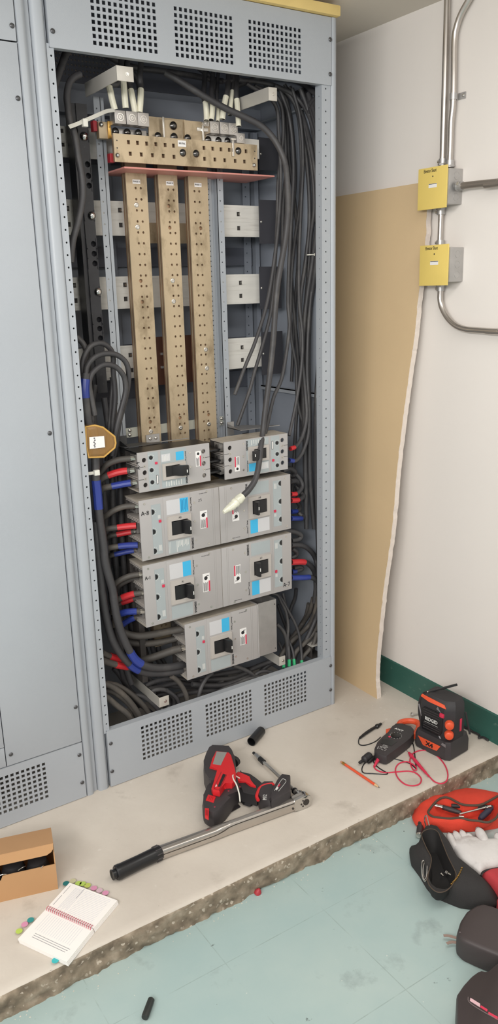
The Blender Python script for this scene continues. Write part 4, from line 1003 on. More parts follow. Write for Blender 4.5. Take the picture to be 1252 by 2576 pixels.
def ring_tie(u, v, y, w_, label, tilt=0):
    c = PY(u, v, y); t = thing('cable_tie', label, 'cable tie', c)
    q = MB(TIE); n = 20
    q.tube([(w_*math.cos(2*PI*k/n), w_*.55*math.sin(2*PI*k/n), tilt*w_*math.cos(2*PI*k/n)) for k in range(n)], .0022, 6, closed=True, n=2); q.build('tie_loop', t)
    q = MB(TIE); q.box(-.004, .004, -w_*.55-.006, -w_*.55, -.004, .004, bev=.001); q.build('tie_head', t)
ring_tie(799, 556, .085, .022, 'white nylon tie around the right cable pair, the upper one')
ring_tie(786, 641, .085, .021, 'white nylon tie around the right cable pair, the lower one')
# top right: dark cable over the side rail
cable([(812,232,.20),(804,240,.17),(780,262,.15),(776,285,.16),(790,262,.2),(806,246,.25)], 0, .009, 'black cable looped over the upper side rail at the top right')
cable([(600,215),(640,200),(690,195),(750,205),(800,240)], (.34,.2), .0085, 'black cable arching under the roof behind the top vent panel')
for i,(pp,l) in enumerate((([(250,130),(330,168),(400,178),(480,190),(560,205)],'dark cable crossing under the roof from the upper left'),([(300,150),(345,200),(352,240)],'dark cable dropping from the roof toward the left lugs'),([(500,170),(535,200),(545,235)],'dark cable dropping from the roof toward the right lugs'))):
    cable(pp, .3, .009, l)
# --- cables leaving the right ends of the breakers
RL = [
 (crop(cC,[(730,435),(790,412),(838,440),(825,475),(790,470)]), (.06,.1), .0088, 'short black loop behind the top right corner of the A-8 row'),
 (crop(cC,[(800,525),(845,522),(872,550),(865,600),(870,700)]), (.06,.12), .009, 'short black cable bending down at the upper right of the A-8 row'),
 (crop(cC,[(803,637),(850,634),(885,605),(905,565),(890,515),(850,465),(815,430)]), (.05,.09), .0075, 'upper red-taped cable at the right of the A-8 row', [(0,.16,REDT,RT_)]),
 (crop(cC,[(803,692),(862,690),(900,672),(914,650),(890,625),(850,560)]), (.04,.1), .0082, 'lower red-taped cable at the right of the A-8 row', [(0,.24,REDT,RT_)]),
 (crop(cC,[(803,790),(848,788),(878,770),(880,735),(850,690)]), (.06,.12), .0075, 'upper blue-taped cable at the right of the A-8 row', [(0,.28,BLUET,BT_)]),
 (crop(cC,[(803,850),(868,850),(903,848),(912,832),(880,810),(850,760)]), (.04,.1), .0078, 'lower blue-taped cable at the right of the A-8 row', [(0,.33,BLUET,BT_)]),
 (crop(cD,[(690,62),(740,55),(810,58),(870,75),(893,100),(870,128),(812,140)]), (.05,.06), .0088, 'black loop just above the A-7 breaker on the right'),
 (crop(cD,[(806,178),(880,178),(940,200),(990,245),(1020,300),(1035,370),(1040,480),(1045,620)]), (.05,.1), .0088, 'black cable arching right from the top pole of the A-7 breaker'),
 (crop(cD,[(812,210),(850,235),(850,268),(812,292)]), (.06,.07), .008, 'small black loop at the A-7 breaker upper pole'),
 (crop(cD,[(806,328),(915,326),(960,345),(1000,390),(1018,450),(1025,560),(1010,680)]), (.04,.1), .0095, 'black cable with a long red taped end at the A-7 breaker', [(0,.2,REDT,RT_)]),
 (crop(cD,[(812,412),(850,405),(900,385),(880,368),(830,380)]), (.07,.07), .0085, 'short blue-taped black loop at the A-7 breaker', [(0,.24,BLUET,BT_)]),
 (crop(cD,[(806,465),(910,463),(985,462),(1040,500),(1073,570),(1068,680),(1030,800),(990,900),(930,1020),(860,1110),(830,1180)]), (.04,.09), .0088, 'black cable with a long blue taped end sweeping down to the cabinet floor', [(0,.17,BLUET,BT_)]),
 (crop(cD,[(1045,620),(1015,760),(960,880),(880,960),(800,1030),(740,1110),(700,1180)]), (.12,.08), .0085, 'black cable of the right fan sweeping left at the bottom, the highest one'),
 (crop(cD,[(1000,640),(970,760),(910,860),(860,930),(800,1010),(730,1100)]), (.17,.12), .0085, 'black cable of the right fan behind the highest one'),
 (crop(cD,[(1074,740),(1050,860),(1000,950),(930,1030),(850,1110),(810,1190)]), (.08,.07), .0085, 'black cable of the right fan nearest the hole strip'),
 (crop(cD,[(1034,940),(1005,1040),(960,1100),(910,1160),(880,1230)]), (.06,.06), .0078, 'short black cable low in the right fan, ending beside the corner bracket'),
 (crop(cD,[(960,690),(935,800),(880,900),(850,1000),(790,1080),(760,1180)]), (.2,.15), .0078, 'dim black cable deep behind the right fan'),
 (crop(cD,[(640,600),(690,620),(720,680),(760,760),(780,880),(776,1000),(770,1180)]), (.12,.06), .0052, 'thin black cable hanging straight down right of the galvanised cover'),
 (crop(cD,[(690,610),(730,660),(780,750),(840,860),(875,960),(890,1060),(898,1150),(900,1215)]), (.12,.04), .0052, 'thin black cable with a green tip, the rightmost green one', [(.95,1,GREENT,'green_tape_tip')]),
 (crop(cD,[(735,600),(765,740),(775,860),(772,980),(786,1100),(790,1240)]), (.14,.04), .0056, 'thin black cable with a wide green tip left of the others', [(.94,1,GREENT,'green_tape_tip')]),
 (crop(cD,[(760,960),(800,1050),(825,1130),(836,1240)]), (.1,.04), .0052, 'thin black cable with a green tip between two others', [(.85,1,GREENT,'green_tape_tip')]),
 (crop(cD,[(700,1030),(730,1100),(740,1180),(742,1255)]), (.12,.04), .005, 'thin black cable with a green tip nearest the trim bracket', [(.85,1,GREENT,'green_tape_tip')]),
 (crop(cD,[(680,870),(730,920),(762,990),(772,1080),(772,1200)]), (.09,.06), .0066, 'black cable curving out from behind the galvanised cover'),
 (crop(cD,[(690,700),(740,840),(800,1000),(820,1120)]), (.25,.2), .006, 'faint black cable at the back right corner'),
 (crop(cD,[(850,560),(840,640),(810,720),(780,820)]), (.24,.2), .007, 'faint black cable below the A-7 breaker right end'),
]
for row in RL: cable(row[0], row[1], row[2], row[3], row[4] if len(row) > 4 else (), m=CABLEB if 'fan' in row[3] else None)
# --- loops at the left, above the amber cover
LL = [
 (crop(cL,[(180,2400),(215,2150),(250,1500),(215,1300),(110,1000),(60,750),(60,560),(120,380),(220,240),(360,185),(480,200),(580,270),(640,360),(665,500),(660,640),(668,800),(690,1000),(700,1300),(660,1700),(640,2100),(600,2500)]), (.07,.13), .0078, 'outermost and highest of the black cable loops at the left'),
 (crop(cL,[(240,1700),(200,1300),(150,1000),(130,760),(160,620),(260,490),(400,410),(560,385),(720,410),(850,490),(930,600),(965,760),(960,950),(930,1150),(870,1400),(790,1700),(740,2000),(700,2300),(640,2550)]), (.06,.11), .0080, 'middle black cable loop at the left, crossing the perforated upright'),
 (crop(cL,[(300,1600),(230,1250),(190,1000),(215,840),(300,720),(440,620),(580,605),(710,650),(810,740),(880,860),(910,1020),(895,1200),(830,1450),(750,1750),(690,2050),(640,2400)]), (.05,.09), .0080, 'lowest and nearest black cable loop at the left'),
 (crop(cL,[(-60,60),(0,120),(60,180),(110,270),(130,360),(90,520),(70,700)]), (.12,.1), .0085, 'black cable arching in from behind the hole strip'),
 (crop(cL,[(640,850),(650,1000),(620,1300),(600,1600),(570,2000),(540,2500)]), (.16,.15), .0078, 'black cable descending behind the three left loops'),
 (crop(cL,[(300,1000),(260,1400),(300,1800),(330,2200),(340,2600)]), (.18,.16), .0085, 'dim black cable hanging inside the left loops'),
]
for row in LL: cable(*row[:4], group='black cable loops at the left')
# the very large cable through the amber cover
big = crop(cH,[(300,560),(292,640),(290,720),(305,850),(322,960)])+crop(cE,[(120,0),(135,150),(148,300),(150,450),(165,600),(178,760),(196,900),(222,1080),(238,1240)])+crop(cF,[(245,400),(262,520),(290,680),(335,830),(400,980),(470,1090),(560,1150),(680,1175),(820,1165),(950,1140)])
cable([(p[0], p[1], .055-.02*min(1, i/12)) if i < 20 else (p[0], p[1], .035+.006*(i-20)) for i, p in enumerate(big)], 0, .0125, 'very thick black cable passing through the amber cover down to the lowest breaker', [(.03,.10,BLUET,BT_),(.36,.43,BLUET,BT_),(.80,.855,BLUET,BT_)], bare=-1)
cable(crop(cE,[(150,850),(165,1100),(180,1240)])+crop(cF,[(130,300),(150,480),(190,700),(240,880),(310,1010),(400,1120),(490,1190),(600,1222),(760,1222),(930,1200)]), (.05,.055), .0125, 'second very thick black cable curving left below the first to the lowest breaker', [(.68,.76,BLUET,BT_)])
cable(crop(cF,[(75,-80),(95,150),(118,420),(160,640),(210,820)]), (.05,.06), .009, 'black cable close behind the hole strip beside the two thick ones')
# left poles of the small breaker
def pole(pts, dep, r, label, tapes=(), bare=-1, m=CABLEB): cable(pts, dep, r, label, tapes, bare, m)
pole(crop(cE,[(190,560),(180,440),(215,370),(270,318),(360,284),(472,270)]), (.12,.045), .0092, 'plain black cable on the top pole of the A-9 breaker')
pole(crop(cE,[(170,620),(175,500),(215,450),(290,418),(380,392),(468,382)]), (.12,.045), .0095, 'red-taped cable on the middle pole of the A-9 breaker', [(.56,.93,REDT,RT_)])
pole(crop(cE,[(170,700),(180,600),(215,550),(300,528),(400,508),(490,494)]), (.12,.045), .0095, 'blue-taped cable on the bottom pole of the A-9 breaker', [(.62,.97,BLUET,BT_)])
pole(crop(cE,[(200,900),(215,830),(260,790),(330,745),(420,715),(515,710)]), (.12,.045), .0088, 'plain black cable on the top pole of the A-8 breaker')
pole(crop(cE,[(240,1100),(225,960),(255,925),(350,910),(440,898),(525,892)]), (.11,.04), .0088, 'upper red-taped cable on the A-8 breaker left side', [(.6,1,REDT,RT_)], None)
pole(crop(cE,[(240,1150),(240,1030),(270,992),(345,975),(420,960),(500,945)]), (.13,.07), .0078, 'lower red-taped cable on the A-8 breaker left side', [(.6,.94,REDT,RT_)])
pole(crop(cE,[(245,1240),(240,1140),(270,1102),(360,1085),(450,1075),(540,1072)]), (.11,.04), .0088, 'upper blue-taped cable on the A-8 breaker left side', [(.6,1,BLUET,BT_)], None)
pole(crop(cE,[(250,1290),(255,1190),(285,1170),(345,1155),(430,1135),(515,1120)]), (.13,.07), .0074, 'lower blue-taped cable on the A-8 breaker left side', [(.55,.98,BLUET,BT_)])
pole(crop(cF,[(240,520),(240,410),(270,350),(340,300),(420,268),(508,252)]), (.11,.045), .0088, 'plain black cable on the top pole of the A-1 breaker')
pole(crop(cF,[(250,540),(270,430),(310,370),(380,325),(450,300),(512,296)]), (.14,.075), .0078, 'second plain black cable on the A-1 breaker top pole, just below the first')
pole(crop(cF,[(240,640),(262,530),(310,498),(380,468),(450,447),(532,435)]), (.11,.045), .0092, 'upper red-taped cable on the A-1 breaker left side', [(.5,.82,REDT,RT_)])
pole(crop(cF,[(260,660),(290,570),(330,535),(390,515),(450,495),(525,482)]), (.13,.075), .0085, 'lower red-taped cable on the A-1 breaker left side', [(.45,.8,REDT,RT_)])
pole(crop(cF,[(250,760),(262,690),(300,655),(370,628),(440,620),(520,618)]), (.11,.045), .0098, 'upper blue-taped cable on the A-1 breaker left side', [(.5,.9,BLUET,BT_)])
pole(crop(cF,[(280,880),(310,800),(350,745),(410,705),(465,682),(530,670)]), (.13,.075), .0085, 'lower blue-taped cable on the A-1 breaker left side', [(.35,.8,BLUET,BT_)])
# lowest breaker
pole(crop(cG,[(150,20),(200,70),(270,115),(350,148),(450,155),(600,135),(740,105),(850,88)]), (.14,.05), .0122, 'thick dusty black cable on the top pole of the lowest breaker', m=CABLEB)
pole(crop(cG,[(180,110),(260,190),(380,225),(500,232),(640,215),(760,190),(850,165)]), (.16,.08), .011, 'thick black cable just under the top one at the lowest breaker')
pole(crop(cG,[(250,420),(350,405),(440,395),(540,375),(660,335),(760,300),(850,275)]), (.16,.045), .0130, 'thick black cable rising to the middle pole of the lowest breaker')
pole(crop(cG,[(60,320),(110,345),(180,368),(260,405),(340,460),(450,500)]), (.06,.11), .0105, 'black cable with a dark red tape band from the lower left', [(.3,.55,REDT,RT_)], None)
pole(crop(cG,[(60,395),(120,415),(210,440),(300,458),(380,470),(480,500)]), (.05,.1), .0105, 'black cable with a bright red tape band from the lower left', [(.38,.62,REDT,RT_)], None)
# dim vertical cables behind the left side
for i, (pp, y, r, l) in enumerate([
 ([(262,1000),(275,1100),(282,1200),(285,1300),(290,1400),(298,1500),(310,1600),(330,1680)], .16, .0095, 'dim vertical black cable behind the left poles, the leftmost one'),
 ([(285,1020),(296,1120),(303,1230),(306,1330),(312,1430),(320,1530),(345,1620)], .17, .0095, 'dim vertical black cable behind the left poles, the middle one'),
 ([(312,1150),(318,1260),(320,1370),(330,1470),(345,1560),(370,1650),(395,1700)], .19, .009, 'dim vertical black cable behind the left poles, nearest the breakers'),
 ([(300,1600),(330,1655),(360,1690),(395,1735),(420,1790)], .15, .0088, 'dim black cable slanting down right under the thick ones'),
 ([(345,1560),(375,1600),(390,1650),(420,1690)], .2, .0088, 'dim black cable slanting behind the lowest breaker'),
 ([(250,1150),(262,1260),(268,1380),(280,1500),(300,1620),(330,1720)], .12, .010, 'dark black cable just behind the very thick one'),
 ([(395,1560),(400,1640),(430,1700)], .22, .009, 'dim black cable behind the lowest breaker left end'),
]): cable(pp, y, r, l)
# --- coils on the cabinet floor, left
BC = [
 (crop(cG,[(60,620),(130,640),(220,690),(310,770),(390,870),(440,960),(470,1060)]), (.05,.06), .0092, 'dusty coil cable at the lower left, the second from the top'),
 (crop(cG,[(100,620),(200,638),(300,690),(400,770),(480,850),(530,930),(560,1020)]), (.08,.08), .0088, 'dusty coil cable at the lower left, the topmost one'),
 (crop(cG,[(60,700),(140,695),(220,735),(300,800),(380,900),(420,1000),(430,1080)]), (.07,.07), .0088, 'dusty coil cable at the lower left, the third from the top'),
 (crop(cG,[(60,730),(120,765),(210,840),(300,910),(350,980),(380,1060)]), (.04,.05), .0092, 'dusty coil cable at the lower left, the nearest and lowest one'),
 (crop(cG,[(380,740),(440,745),(520,785),(590,850),(640,910),(660,980)]), (.1,.08), .0075, 'coil cable passing under the lower left trim bracket'),
 (crop(cG,[(300,735),(380,790),(480,860),(560,930),(600,1000)]), (.11,.1), .008, 'coil cable between the left coil and the bracket'),
 (crop(cG,[(540,720),(580,690),(650,680),(720,705),(770,770),(770,850),(750,900)]), (.08,.08), .0078, 'small looped cable right of the lower left bracket'),
 (crop(cG,[(600,745),(660,728),(720,750),(740,800),(720,860)]), (.1,.1), .0068, 'inner small loop right of the lower left bracket'),
 (crop(cG,[(700,690),(770,740),(810,790),(820,850),(815,900)]), (.07,.06), .007, 'outer small loop right of the lower left bracket'),
 (crop(cG,[(745,550),(800,590),(850,650),(885,720),(905,800),(905,880)]), (.05,.045), .0082, 'dusty cable bending down in front of the tangle under the lowest breaker'),
 (crop(cG,[(490,650),(560,615),(680,585),(800,580),(950,600),(1100,590),(1300,570)]), (.12,.14), .0085, 'tangle cable under the lowest breaker, arching highest on the left'),
 (crop(cG,[(520,680),(640,655),(800,620),(960,640),(1120,620),(1300,600)]), (.1,.12), .008, 'tangle cable under the lowest breaker, second from the top'),
 (crop(cG,[(700,640),(850,655),(1000,655),(1150,650),(1320,640)]), (.13,.12), .009, 'tangle cable under the lowest breaker, straight and level'),
 (crop(cG,[(780,760),(880,725),(1000,705),(1150,690),(1320,700)]), (.08,.08), .009, 'tangle cable low in front under the lowest breaker'),
 (crop(cG,[(1150,520),(1100,560),(1060,620),(1030,690),(1010,780),(1005,840)]), (.05,.04), .0072, 'thin cable dropping from the lowest breaker bottom edge'),
 (crop(cJ,[(-60,560),(60,570),(200,568),(320,540),(420,500),(480,485)]), (.07,.07), .009, 'black cable lying along the top of the bottom vent panel'),
 (crop(cJ,[(0,530),(120,520),(260,512),(380,480),(480,420),(580,380),(690,345)]), (.11,.09), .0088, 'black cable rising right under the lowest breaker toward the bracket'),
 (crop(cJ,[(60,500),(200,470),(330,450),(480,420),(600,370),(690,330)]), (.14,.12), .009, 'black cable tucked close under the lowest breaker'),
 (crop(cJ,[(300,398),(370,420),(440,455),(500,505),(540,540)]), (.06,.05), .007, 'thin cable hooking down toward the middle vent grid'),
 (crop(cJ,[(480,490),(530,455),(590,448),(650,465),(690,490)]), (.06,.05), .0065, 'thin cable arching between the two right-hand vent grids'),
 (crop(cJ,[(130,650),(220,600),(320,560),(420,520),(500,500),(560,500)]), (.06,.05), .0075, 'thin cable lying at the panel edge above the middle vent grid'),
 (crop(cJ,[(540,450),(600,400),(660,370),(720,380)]), (.12,.1), .0085, 'black cable below the right trim bracket'),
 (crop(cG,[(250,450),(270,560),(330,680),(400,760),(420,860)]), (.17,.15), .009, 'dim cable descending behind the left coil'),
 (crop(cG,[(180,470),(240,540),(300,640),(340,740)]), (.18,.16), .0095, 'very dim cable in the lower left corner'),
 (crop(cG,[(1250,600),(1180,650),(1120,720),(1100,800)]), (.1,.08), .008, 'dim cable under the right half of the lowest breaker'),
]
for row in BC: cable(*row[:4], m=CABLEB if 'dusty' in row[3] else None, group='cables coiled on the cabinet floor')
# cable tie at the very thick cable
q = MB(TIE); p = PY(*crop(cE,[(90,405)])[0], .035); r_ = PY(*crop(cE,[(190,385)])[0], .022)
q.box(p.x-.02, r_.x, .028, .030, p.z-.0045, p.z+.0045, bev=.0006); o = q.build('cable_tie'); tag(o, 'white nylon tie around the very thick cable below the amber cover', 'cable tie')
q = MB(TIE); c = PY(*crop(cE,[(155,400)])[0], .026); q.box(c.x-.008, c.x+.008, .018, .030, c.z-.008, c.z+.008, bev=.002); q.build('tie_head', o)
# --- amber plastic cover (split sleeve) on the very thick cable
am = thing('amber_splice_cover', 'translucent amber plastic cover with a white label clipped round the left thick cable', 'splice cover', (0,0,0))
def amb(pts, y): return [PY(u, v, y) for u, v in pts]
ol = crop(cL, [(120,1830),(300,1800),(455,1838),(690,2020),(710,2150),(690,2240),(480,2420),(180,2432),(130,2200)])
front = amb(ol, .012); back = [p+Vector((.006, .055, 0)) for p in front]
q = MB(AMBER); V0 = [q.bm.verts.new(p) for p in back]; V1 = [q.bm.verts.new(p) for p in front]
ctr = sum(front, Vector())/len(front); V2 = [q.bm.verts.new(ctr+(p-ctr)*.8+Vector((0,-.004,0))) for p in front]
for i in range(len(ol)):
    j = (i+1)%len(ol); q.face([V0[i], V0[j], V1[j], V1[i]]); q.face([V1[i], V1[j], V2[j], V2[i]])
q.face(V2[::-1]); q.build('shell', am, ang=20)
q = MB(AMBERE); q.tube(front, .0028, 8, closed=True, n=1); q.build('rim', am)
q = MB(WHITE); lp = crop(cL, [(190,2030),(480,2010),(500,2230),(200,2265)]); lf = [ctr+(p-ctr)*1.0 for p in amb(lp, .006)]
q.prism(lf, (0, -.001, 0)); lb = q.build('paper_label', am)
q = MB(TEXTG)
for i, (u, v) in enumerate(crop(cL, [(290,2050),(300,2090),(285,2130),(305,2160),(290,2190),(300,2220)])):
    c = PY(u, v, .0048); q.box(c.x-.002, c.x+.002, .0043, .0049, c.z-.0022, c.z+.0016)
q.build('label_text', lb)
# ================================================================ things on the concrete pad
def onz(c, pts, z): return [PZ(u, v, z) for u, v in (crop(c, pts) if c else pts)]
def slab(q, c, pts, z0, z1, m=None, bev=0, zm=None):
    """prism whose outline is traced at height zm"""
    P = onz(c, pts, zm if zm is not None else z1)
    q.prism([Vector((p.x, p.y, z1)) for p in P], (0, 0, z0-z1), m, bev); return q
def mound(q, P, z0, h, m=None, prof=((0,.95),(.25,1.0),(.6,.96),(.88,.82),(1.0,.6)), n=40, lump=0.0):
    """soft body: outline P (3D, xy used) rising from z0"""
    R = resample(P, n); c = sum(R, Vector())/n; rings = []
    for t, s_ in prof:
        ring = []
        for i, p in enumerate(R):
            d = p-c; k = 1+lump*noise.noise(Vector((p.x*18, p.y*18, t*3)))
            ring.append(Vector((c.x+d.x*s_*k, c.y+d.y*s_*k, z0+h*t)))
        rings.append(ring)
    q.loft(rings, m); return q
def resample(P, n):
    P = [Vector((p.x, p.y, 0)) for p in P]; L = [0]
    for i in range(len(P)): L.append(L[-1]+(P[(i+1)%len(P)]-P[i]).length)
    out = []
    for k in range(n):
        t = L[-1]*k/n; i = max(j for j in range(len(P)) if L[j] <= t+1e-9); i = min(i, len(P)-1)
        f = (t-L[i])/max(1e-9, L[i+1]-L[i]); out.append(P[i].lerp(P[(i+1)%len(P)], f))
    return out
def polar(P, c, n):
    """resample closed outline by angle round c"""
    out = []
    for k in range(n):
        a = 2*PI*k/n; d = Vector((math.cos(a), math.sin(a))); best = 0
        for i in range(len(P)):
            p, r = P[i], P[(i+1)%len(P)]; ex, ey = r.x-p.x, r.y-p.y; den = d.x*ey-d.y*ex
            if abs(den) < 1e-12: continue
            t = ((p.x-c.x)*ey-(p.y-c.y)*ex)/den; u_ = ((p.x-c.x)*d.y-(p.y-c.y)*d.x)/den
            if -1e-6 <= u_ <= 1+1e-6 and t > best: best = t
        out.append(Vector((c.x+d.x*best, c.y+d.y*best, 0)))
    return out

# --- cardboard box
A0 = Vector((-.300, -.337, 0)); wv = Vector((-.963, .271, 0)); dv = Vector((.271, .963, 0)); BH_ = .0768; BD = .150; BL = .26; T = .0025
bx = thing('cardboard_box', 'open brown cardboard box with lid ajar and black parts inside at the left edge', 'box')
def bp(w_, d, z): return A0+wv*w_+dv*d+Vector((0,0,z))
q = MB(CARD); q.prism([bp(0,0,0),bp(BL,0,0),bp(BL,0,BH_),bp(.167,0,BH_),bp(.160,0,BH_-.014),bp(.148,0,BH_-.017),bp(.139,0,BH_-.013),bp(.133,0,BH_),bp(0,0,BH_)], dv*T); q.build('front_panel', bx)
q = MB(CARD); q.prism([bp(0,T,0),bp(0,BD,0),bp(0,BD,BH_+.002),bp(0,.05,BH_+.026),bp(0,.02,BH_+.022),bp(0,T,BH_+.004)], wv*T); q.build('side_panel', bx)
q = MB(CARD); q.prism([bp(BL-T,T,0),bp(BL-T,BD,0),bp(BL-T,BD,BH_),bp(BL-T,T,BH_)], wv*T); q.build('side_panel', bx)
q = MB(CARD); q.prism([bp(T,BD-T,0),bp(BL-T,BD-T,0),bp(BL-T,BD-T,BH_),bp(T,BD-T,BH_)], dv*T); q.build('back_panel', bx)
q = MB(CARD); q.prism([bp(T,T,.0005),bp(BL-T,T,.0005),bp(BL-T,BD-T,.0005),bp(T,BD-T,.0005)], (0,0,T)); q.build('base_panel', bx)
fz = .1265; fd = .017
q = MB(CARD); q.prism([bp(0,BD,BH_+.003),bp(BL,BD,BH_+.003),bp(BL,fd,fz),bp(0,fd,fz)], Vector((0,0,T))); ld = q.build('lid', bx)
q = MB(CARD)
fl = [bp(.001,fd,fz+.001),bp(BL-.001,fd,fz+.001),bp(BL-.001,fd-.008,fz-.024),bp(.02,fd-.008,fz-.024),bp(.008,fd-.006,fz-.019),bp(.002,fd-.004,fz-.012)]
q.prism(fl, dv*T); q.build('tuck_flap', bx)
for i, (w_, d, r, h, lb) in enumerate(((.045,.055,.030,.064,'black plastic part inside the cardboard box at its right end'),(.107,.06,.031,.068,'dark grey part with metal clips in the middle of the cardboard box'),(.168,.055,.030,.066,'black rounded part behind the notch of the cardboard box'),(.225,.07,.027,.066,'black part at the far left inside the cardboard box'))):
    c = bp(w_, d, .004); q = MB(RUBBER); q.lathe(c, (0,0,1), [(0,0),(0,r),(h*.6,r),(h*.9,r*.8),(h,r*.3),(h,0)], 18)  # black contents, enlarged to stand in for the shade inside the box
    o = q.build('breaker_accessory'); tag(o, lb, 'electrical part')
for i, (a_, b_, lb) in enumerate((((45,2190),(64,2179),'bright wire clip at the front edge inside the cardboard box, longer one'),((102,2184),(109,2178),'tiny bright wire end near the right end of the cardboard box'),((0,2202),(16,2199),'bright wire clip near the notch of the cardboard box'))):
    P = [PZ(*a_, .079), PZ((a_[0]+b_[0])/2, (a_[1]+b_[1])/2-1, .081), PZ(*b_, .079)]; q = MB(CHROME); q.tube(P, .0013, 6); tag(q.build('wire_clip'), lb, 'wire clip')

# --- notebook
nbk = thing('spiral_notebook', 'small open spiral notebook with printed pages and coloured tabs at the pad edge', 'notebook')
ZN = .012
u4 = [(175,2220),(295,2265),(236,2335),(118,2283)]; l4_ = [(117,2285),(234,2337),(168,2420),(45,2362)]
for k, (pg, nm) in enumerate(((u4, 'upper_page_block'), (l4_, 'lower_page_block'))):
    P = [PZ(u, v, ZN) for u, v in pg]; q = MB(PAPER)
    for j in range(4):
        z1 = ZN-.003*j; off = Vector((.0006*j, -.0008*j, 0)); q.prism([Vector((p.x, p.y, z1))+off for p in P], (0, 0, -.0026))
    o = q.build(nm, nbk)
    ctr = lambda s_, t_: (P[0].lerp(P[1], s_)).lerp(P[3].lerp(P[2], s_), t_)
    q = MB(mat('page_print', (190,190,200), .7)); ln = []
    for j in range(17):
        if k == 0:
            a = ctr(.38, .07+.05*j); b_ = ctr(.90, .07+.05*j)
        else: a = ctr(.12+.045*j, .10); b_ = ctr(.12+.045*j, .62)
        if k == 0 and j > 16: continue
        q.ribbon([a, b_], .0006, .00015, (0,0,1))
    if k == 0:
        for j in range(8): q.ribbon([ctr(.18+.024*j, .08), ctr(.18+.024*j, .9-.05*(j%3))], .0007, .00015, (0,0,1))
    q.build('printed_lines', o)
    q = MB(mat('faint_grey_print', (150,148,152), .7))
    if k == 0:
        q.ribbon([ctr(.06,.08), ctr(.06,.42)], .0012, .0002, (0,0,1)); q.ribbon([ctr(.06,.47), ctr(.06,.85)], .0014, .0002, (0,0,1)); q.ribbon([ctr(.33,.02), ctr(.33,.4)], .0012, .0002, (0,0,1))
    else:
        for j in range(3): q.ribbon([ctr(.18, .70+.055*j), ctr(.90-.02*j, .70+.055*j)], .0014, .0002, (0,0,1))
    q.build('printed_text', o)
q = MB(mat('magenta_coil', (190,66,92), .35)); a = PZ(119,2284,ZN+.001); b_ = PZ(234,2335,ZN+.001); d = (b_-a); sd = Vector((-d.y, d.x, 0)).normalized(); N_ = 23; pts = []
for i in range(N_*10+1):
    t = i/(N_*10); an = 2*PI*i/10; pts.append(a.lerp(b_, t)+sd*(.0068*math.cos(an))+Vector((0,0,-.001+.0052*math.sin(an))))
q.tube(pts, .0008, 6, raw=True); q.build('coil_binding', nbk)
tabs = [((166,2222),(30,110,110),'teal'),((183,2216),(190,186,150),'beige'),((197,2222),(170,196,90),'green'),((208,2223),(170,196,90),'green'),((220,2227),(180,190,90),'green'),((236,2234),(206,140,170),'pink'),((250,2240),(200,170,180),'pink'),((265,2246),(206,130,180),'pink'),((77,2314),(50,140,140),'teal'),((62,2325),(206,130,180),'pink'),((48,2342),(176,200,90),'green'),((139,2416),(60,176,180),'teal')]
for (uv, c, nm) in tabs:
    p = PZ(*uv, .006); q = MB(mat('tab_'+nm+str(c[0]), c, .5)); q.lathe((p.x, p.y, .0055), (0,0,1), [(0,0),(0,.0085),(.0008,.0085),(.0008,0)], 14); o = q.build('page_tab', nbk); o['label'] = nm+' page tab'

# --- torque wrench with ratchet head
tw = thing('torque_wrench', 'long chrome torque wrench with black grip and round ratchet head on the pad', 'torque wrench')
ga = PZ(291, 2197, .0205); gb = PZ(404, 2143, .0205); hs_ = PZ(742, 2021, .021); ax = (gb-ga).normalized()
q = MB(BLACKP); q.lathe(ga, ax, [(0,0),(0,.018),(.003,.0205),(.012,.0208),(.016,.0198),((gb-ga).length*.5,.0190),((gb-ga).length-.022,.0195),((gb-ga).length-.004,.0205),((gb-ga).length,.0180),((gb-ga).length,0)], 20); gr = q.build('grip', tw)
q = MB(CHAR)
for i in range(10):
    an = 2*PI*i/10; n_ = ax.orthogonal().normalized(); n_.rotate(Matrix.Rotation(an, 3, ax)); e = gb-ax*.020+n_*.0196; q.tube([e, e+ax*.018], .0022, 6)
q.build('grip_notches', gr)
q = MB(BLACKP); q.cyl(ga-ax*.011, ga+ax*.001, .0125, seg=16); q.cyl(ga-ax*.011, ga-ax*.009, .0145, seg=16); q.build('end_cap', tw)
q = MB(EMT); side = Vector((-ax.y, ax.x, 0)).normalized(); rings = []
Lsh = (hs_-gb).length
for t, hh, ww in ((0,.017,.0155),(.38,.0172,.0155),(.46,.0185,.0135),(.5,.0188,.013),(1,.0188,.013)):
    c = (gb-ax*.002).lerp(hs_, t); c.z = max(hh, c.z-.0015); ring = []
    for k in range(16):
        a_ = 2*PI*k/16; x_ = math.copysign(abs(math.cos(a_))**.6, math.cos(a_)); y_ = math.copysign(abs(math.sin(a_))**.6, math.sin(a_)); ring.append(c+side*(ww*x_)+Vector((0,0,hh*y_)))
    rings.append(ring)
q.loft(rings); sh = q.build('shaft', tw, ang=30)
q = MB(mat('groove_dark', (60,54,48), .5, .6))
for (t0, t1, zz) in ((0,.40,.016),(.40,.50,.026),(.50,.97,.0305)):
    pass
gp = []
for t, zz, ww in ((.0,.0215,.0158),(.2,.0215,.0158),(.36,.022,.0156),(.43,.026,.0150),(.50,.0315,.0128),(.7,.0320,.0128),(.97,.0320,.0128)):
    gp.append(gb.lerp(hs_, t)*1.0 - side*ww*1.0); gp[-1].z = zz
q.tube(gp, .0011, 6); q.build('shaft_groove', sh)
exa = PZ(637, 1893, .013); hc_ = PZ(769, 2017, .0225); eax = (exa-Vector((hc_.x, hc_.y, .013))).normalized(); eax = Vector((eax.x, eax.y, 0)).normalized()
q = MB(CHROME)
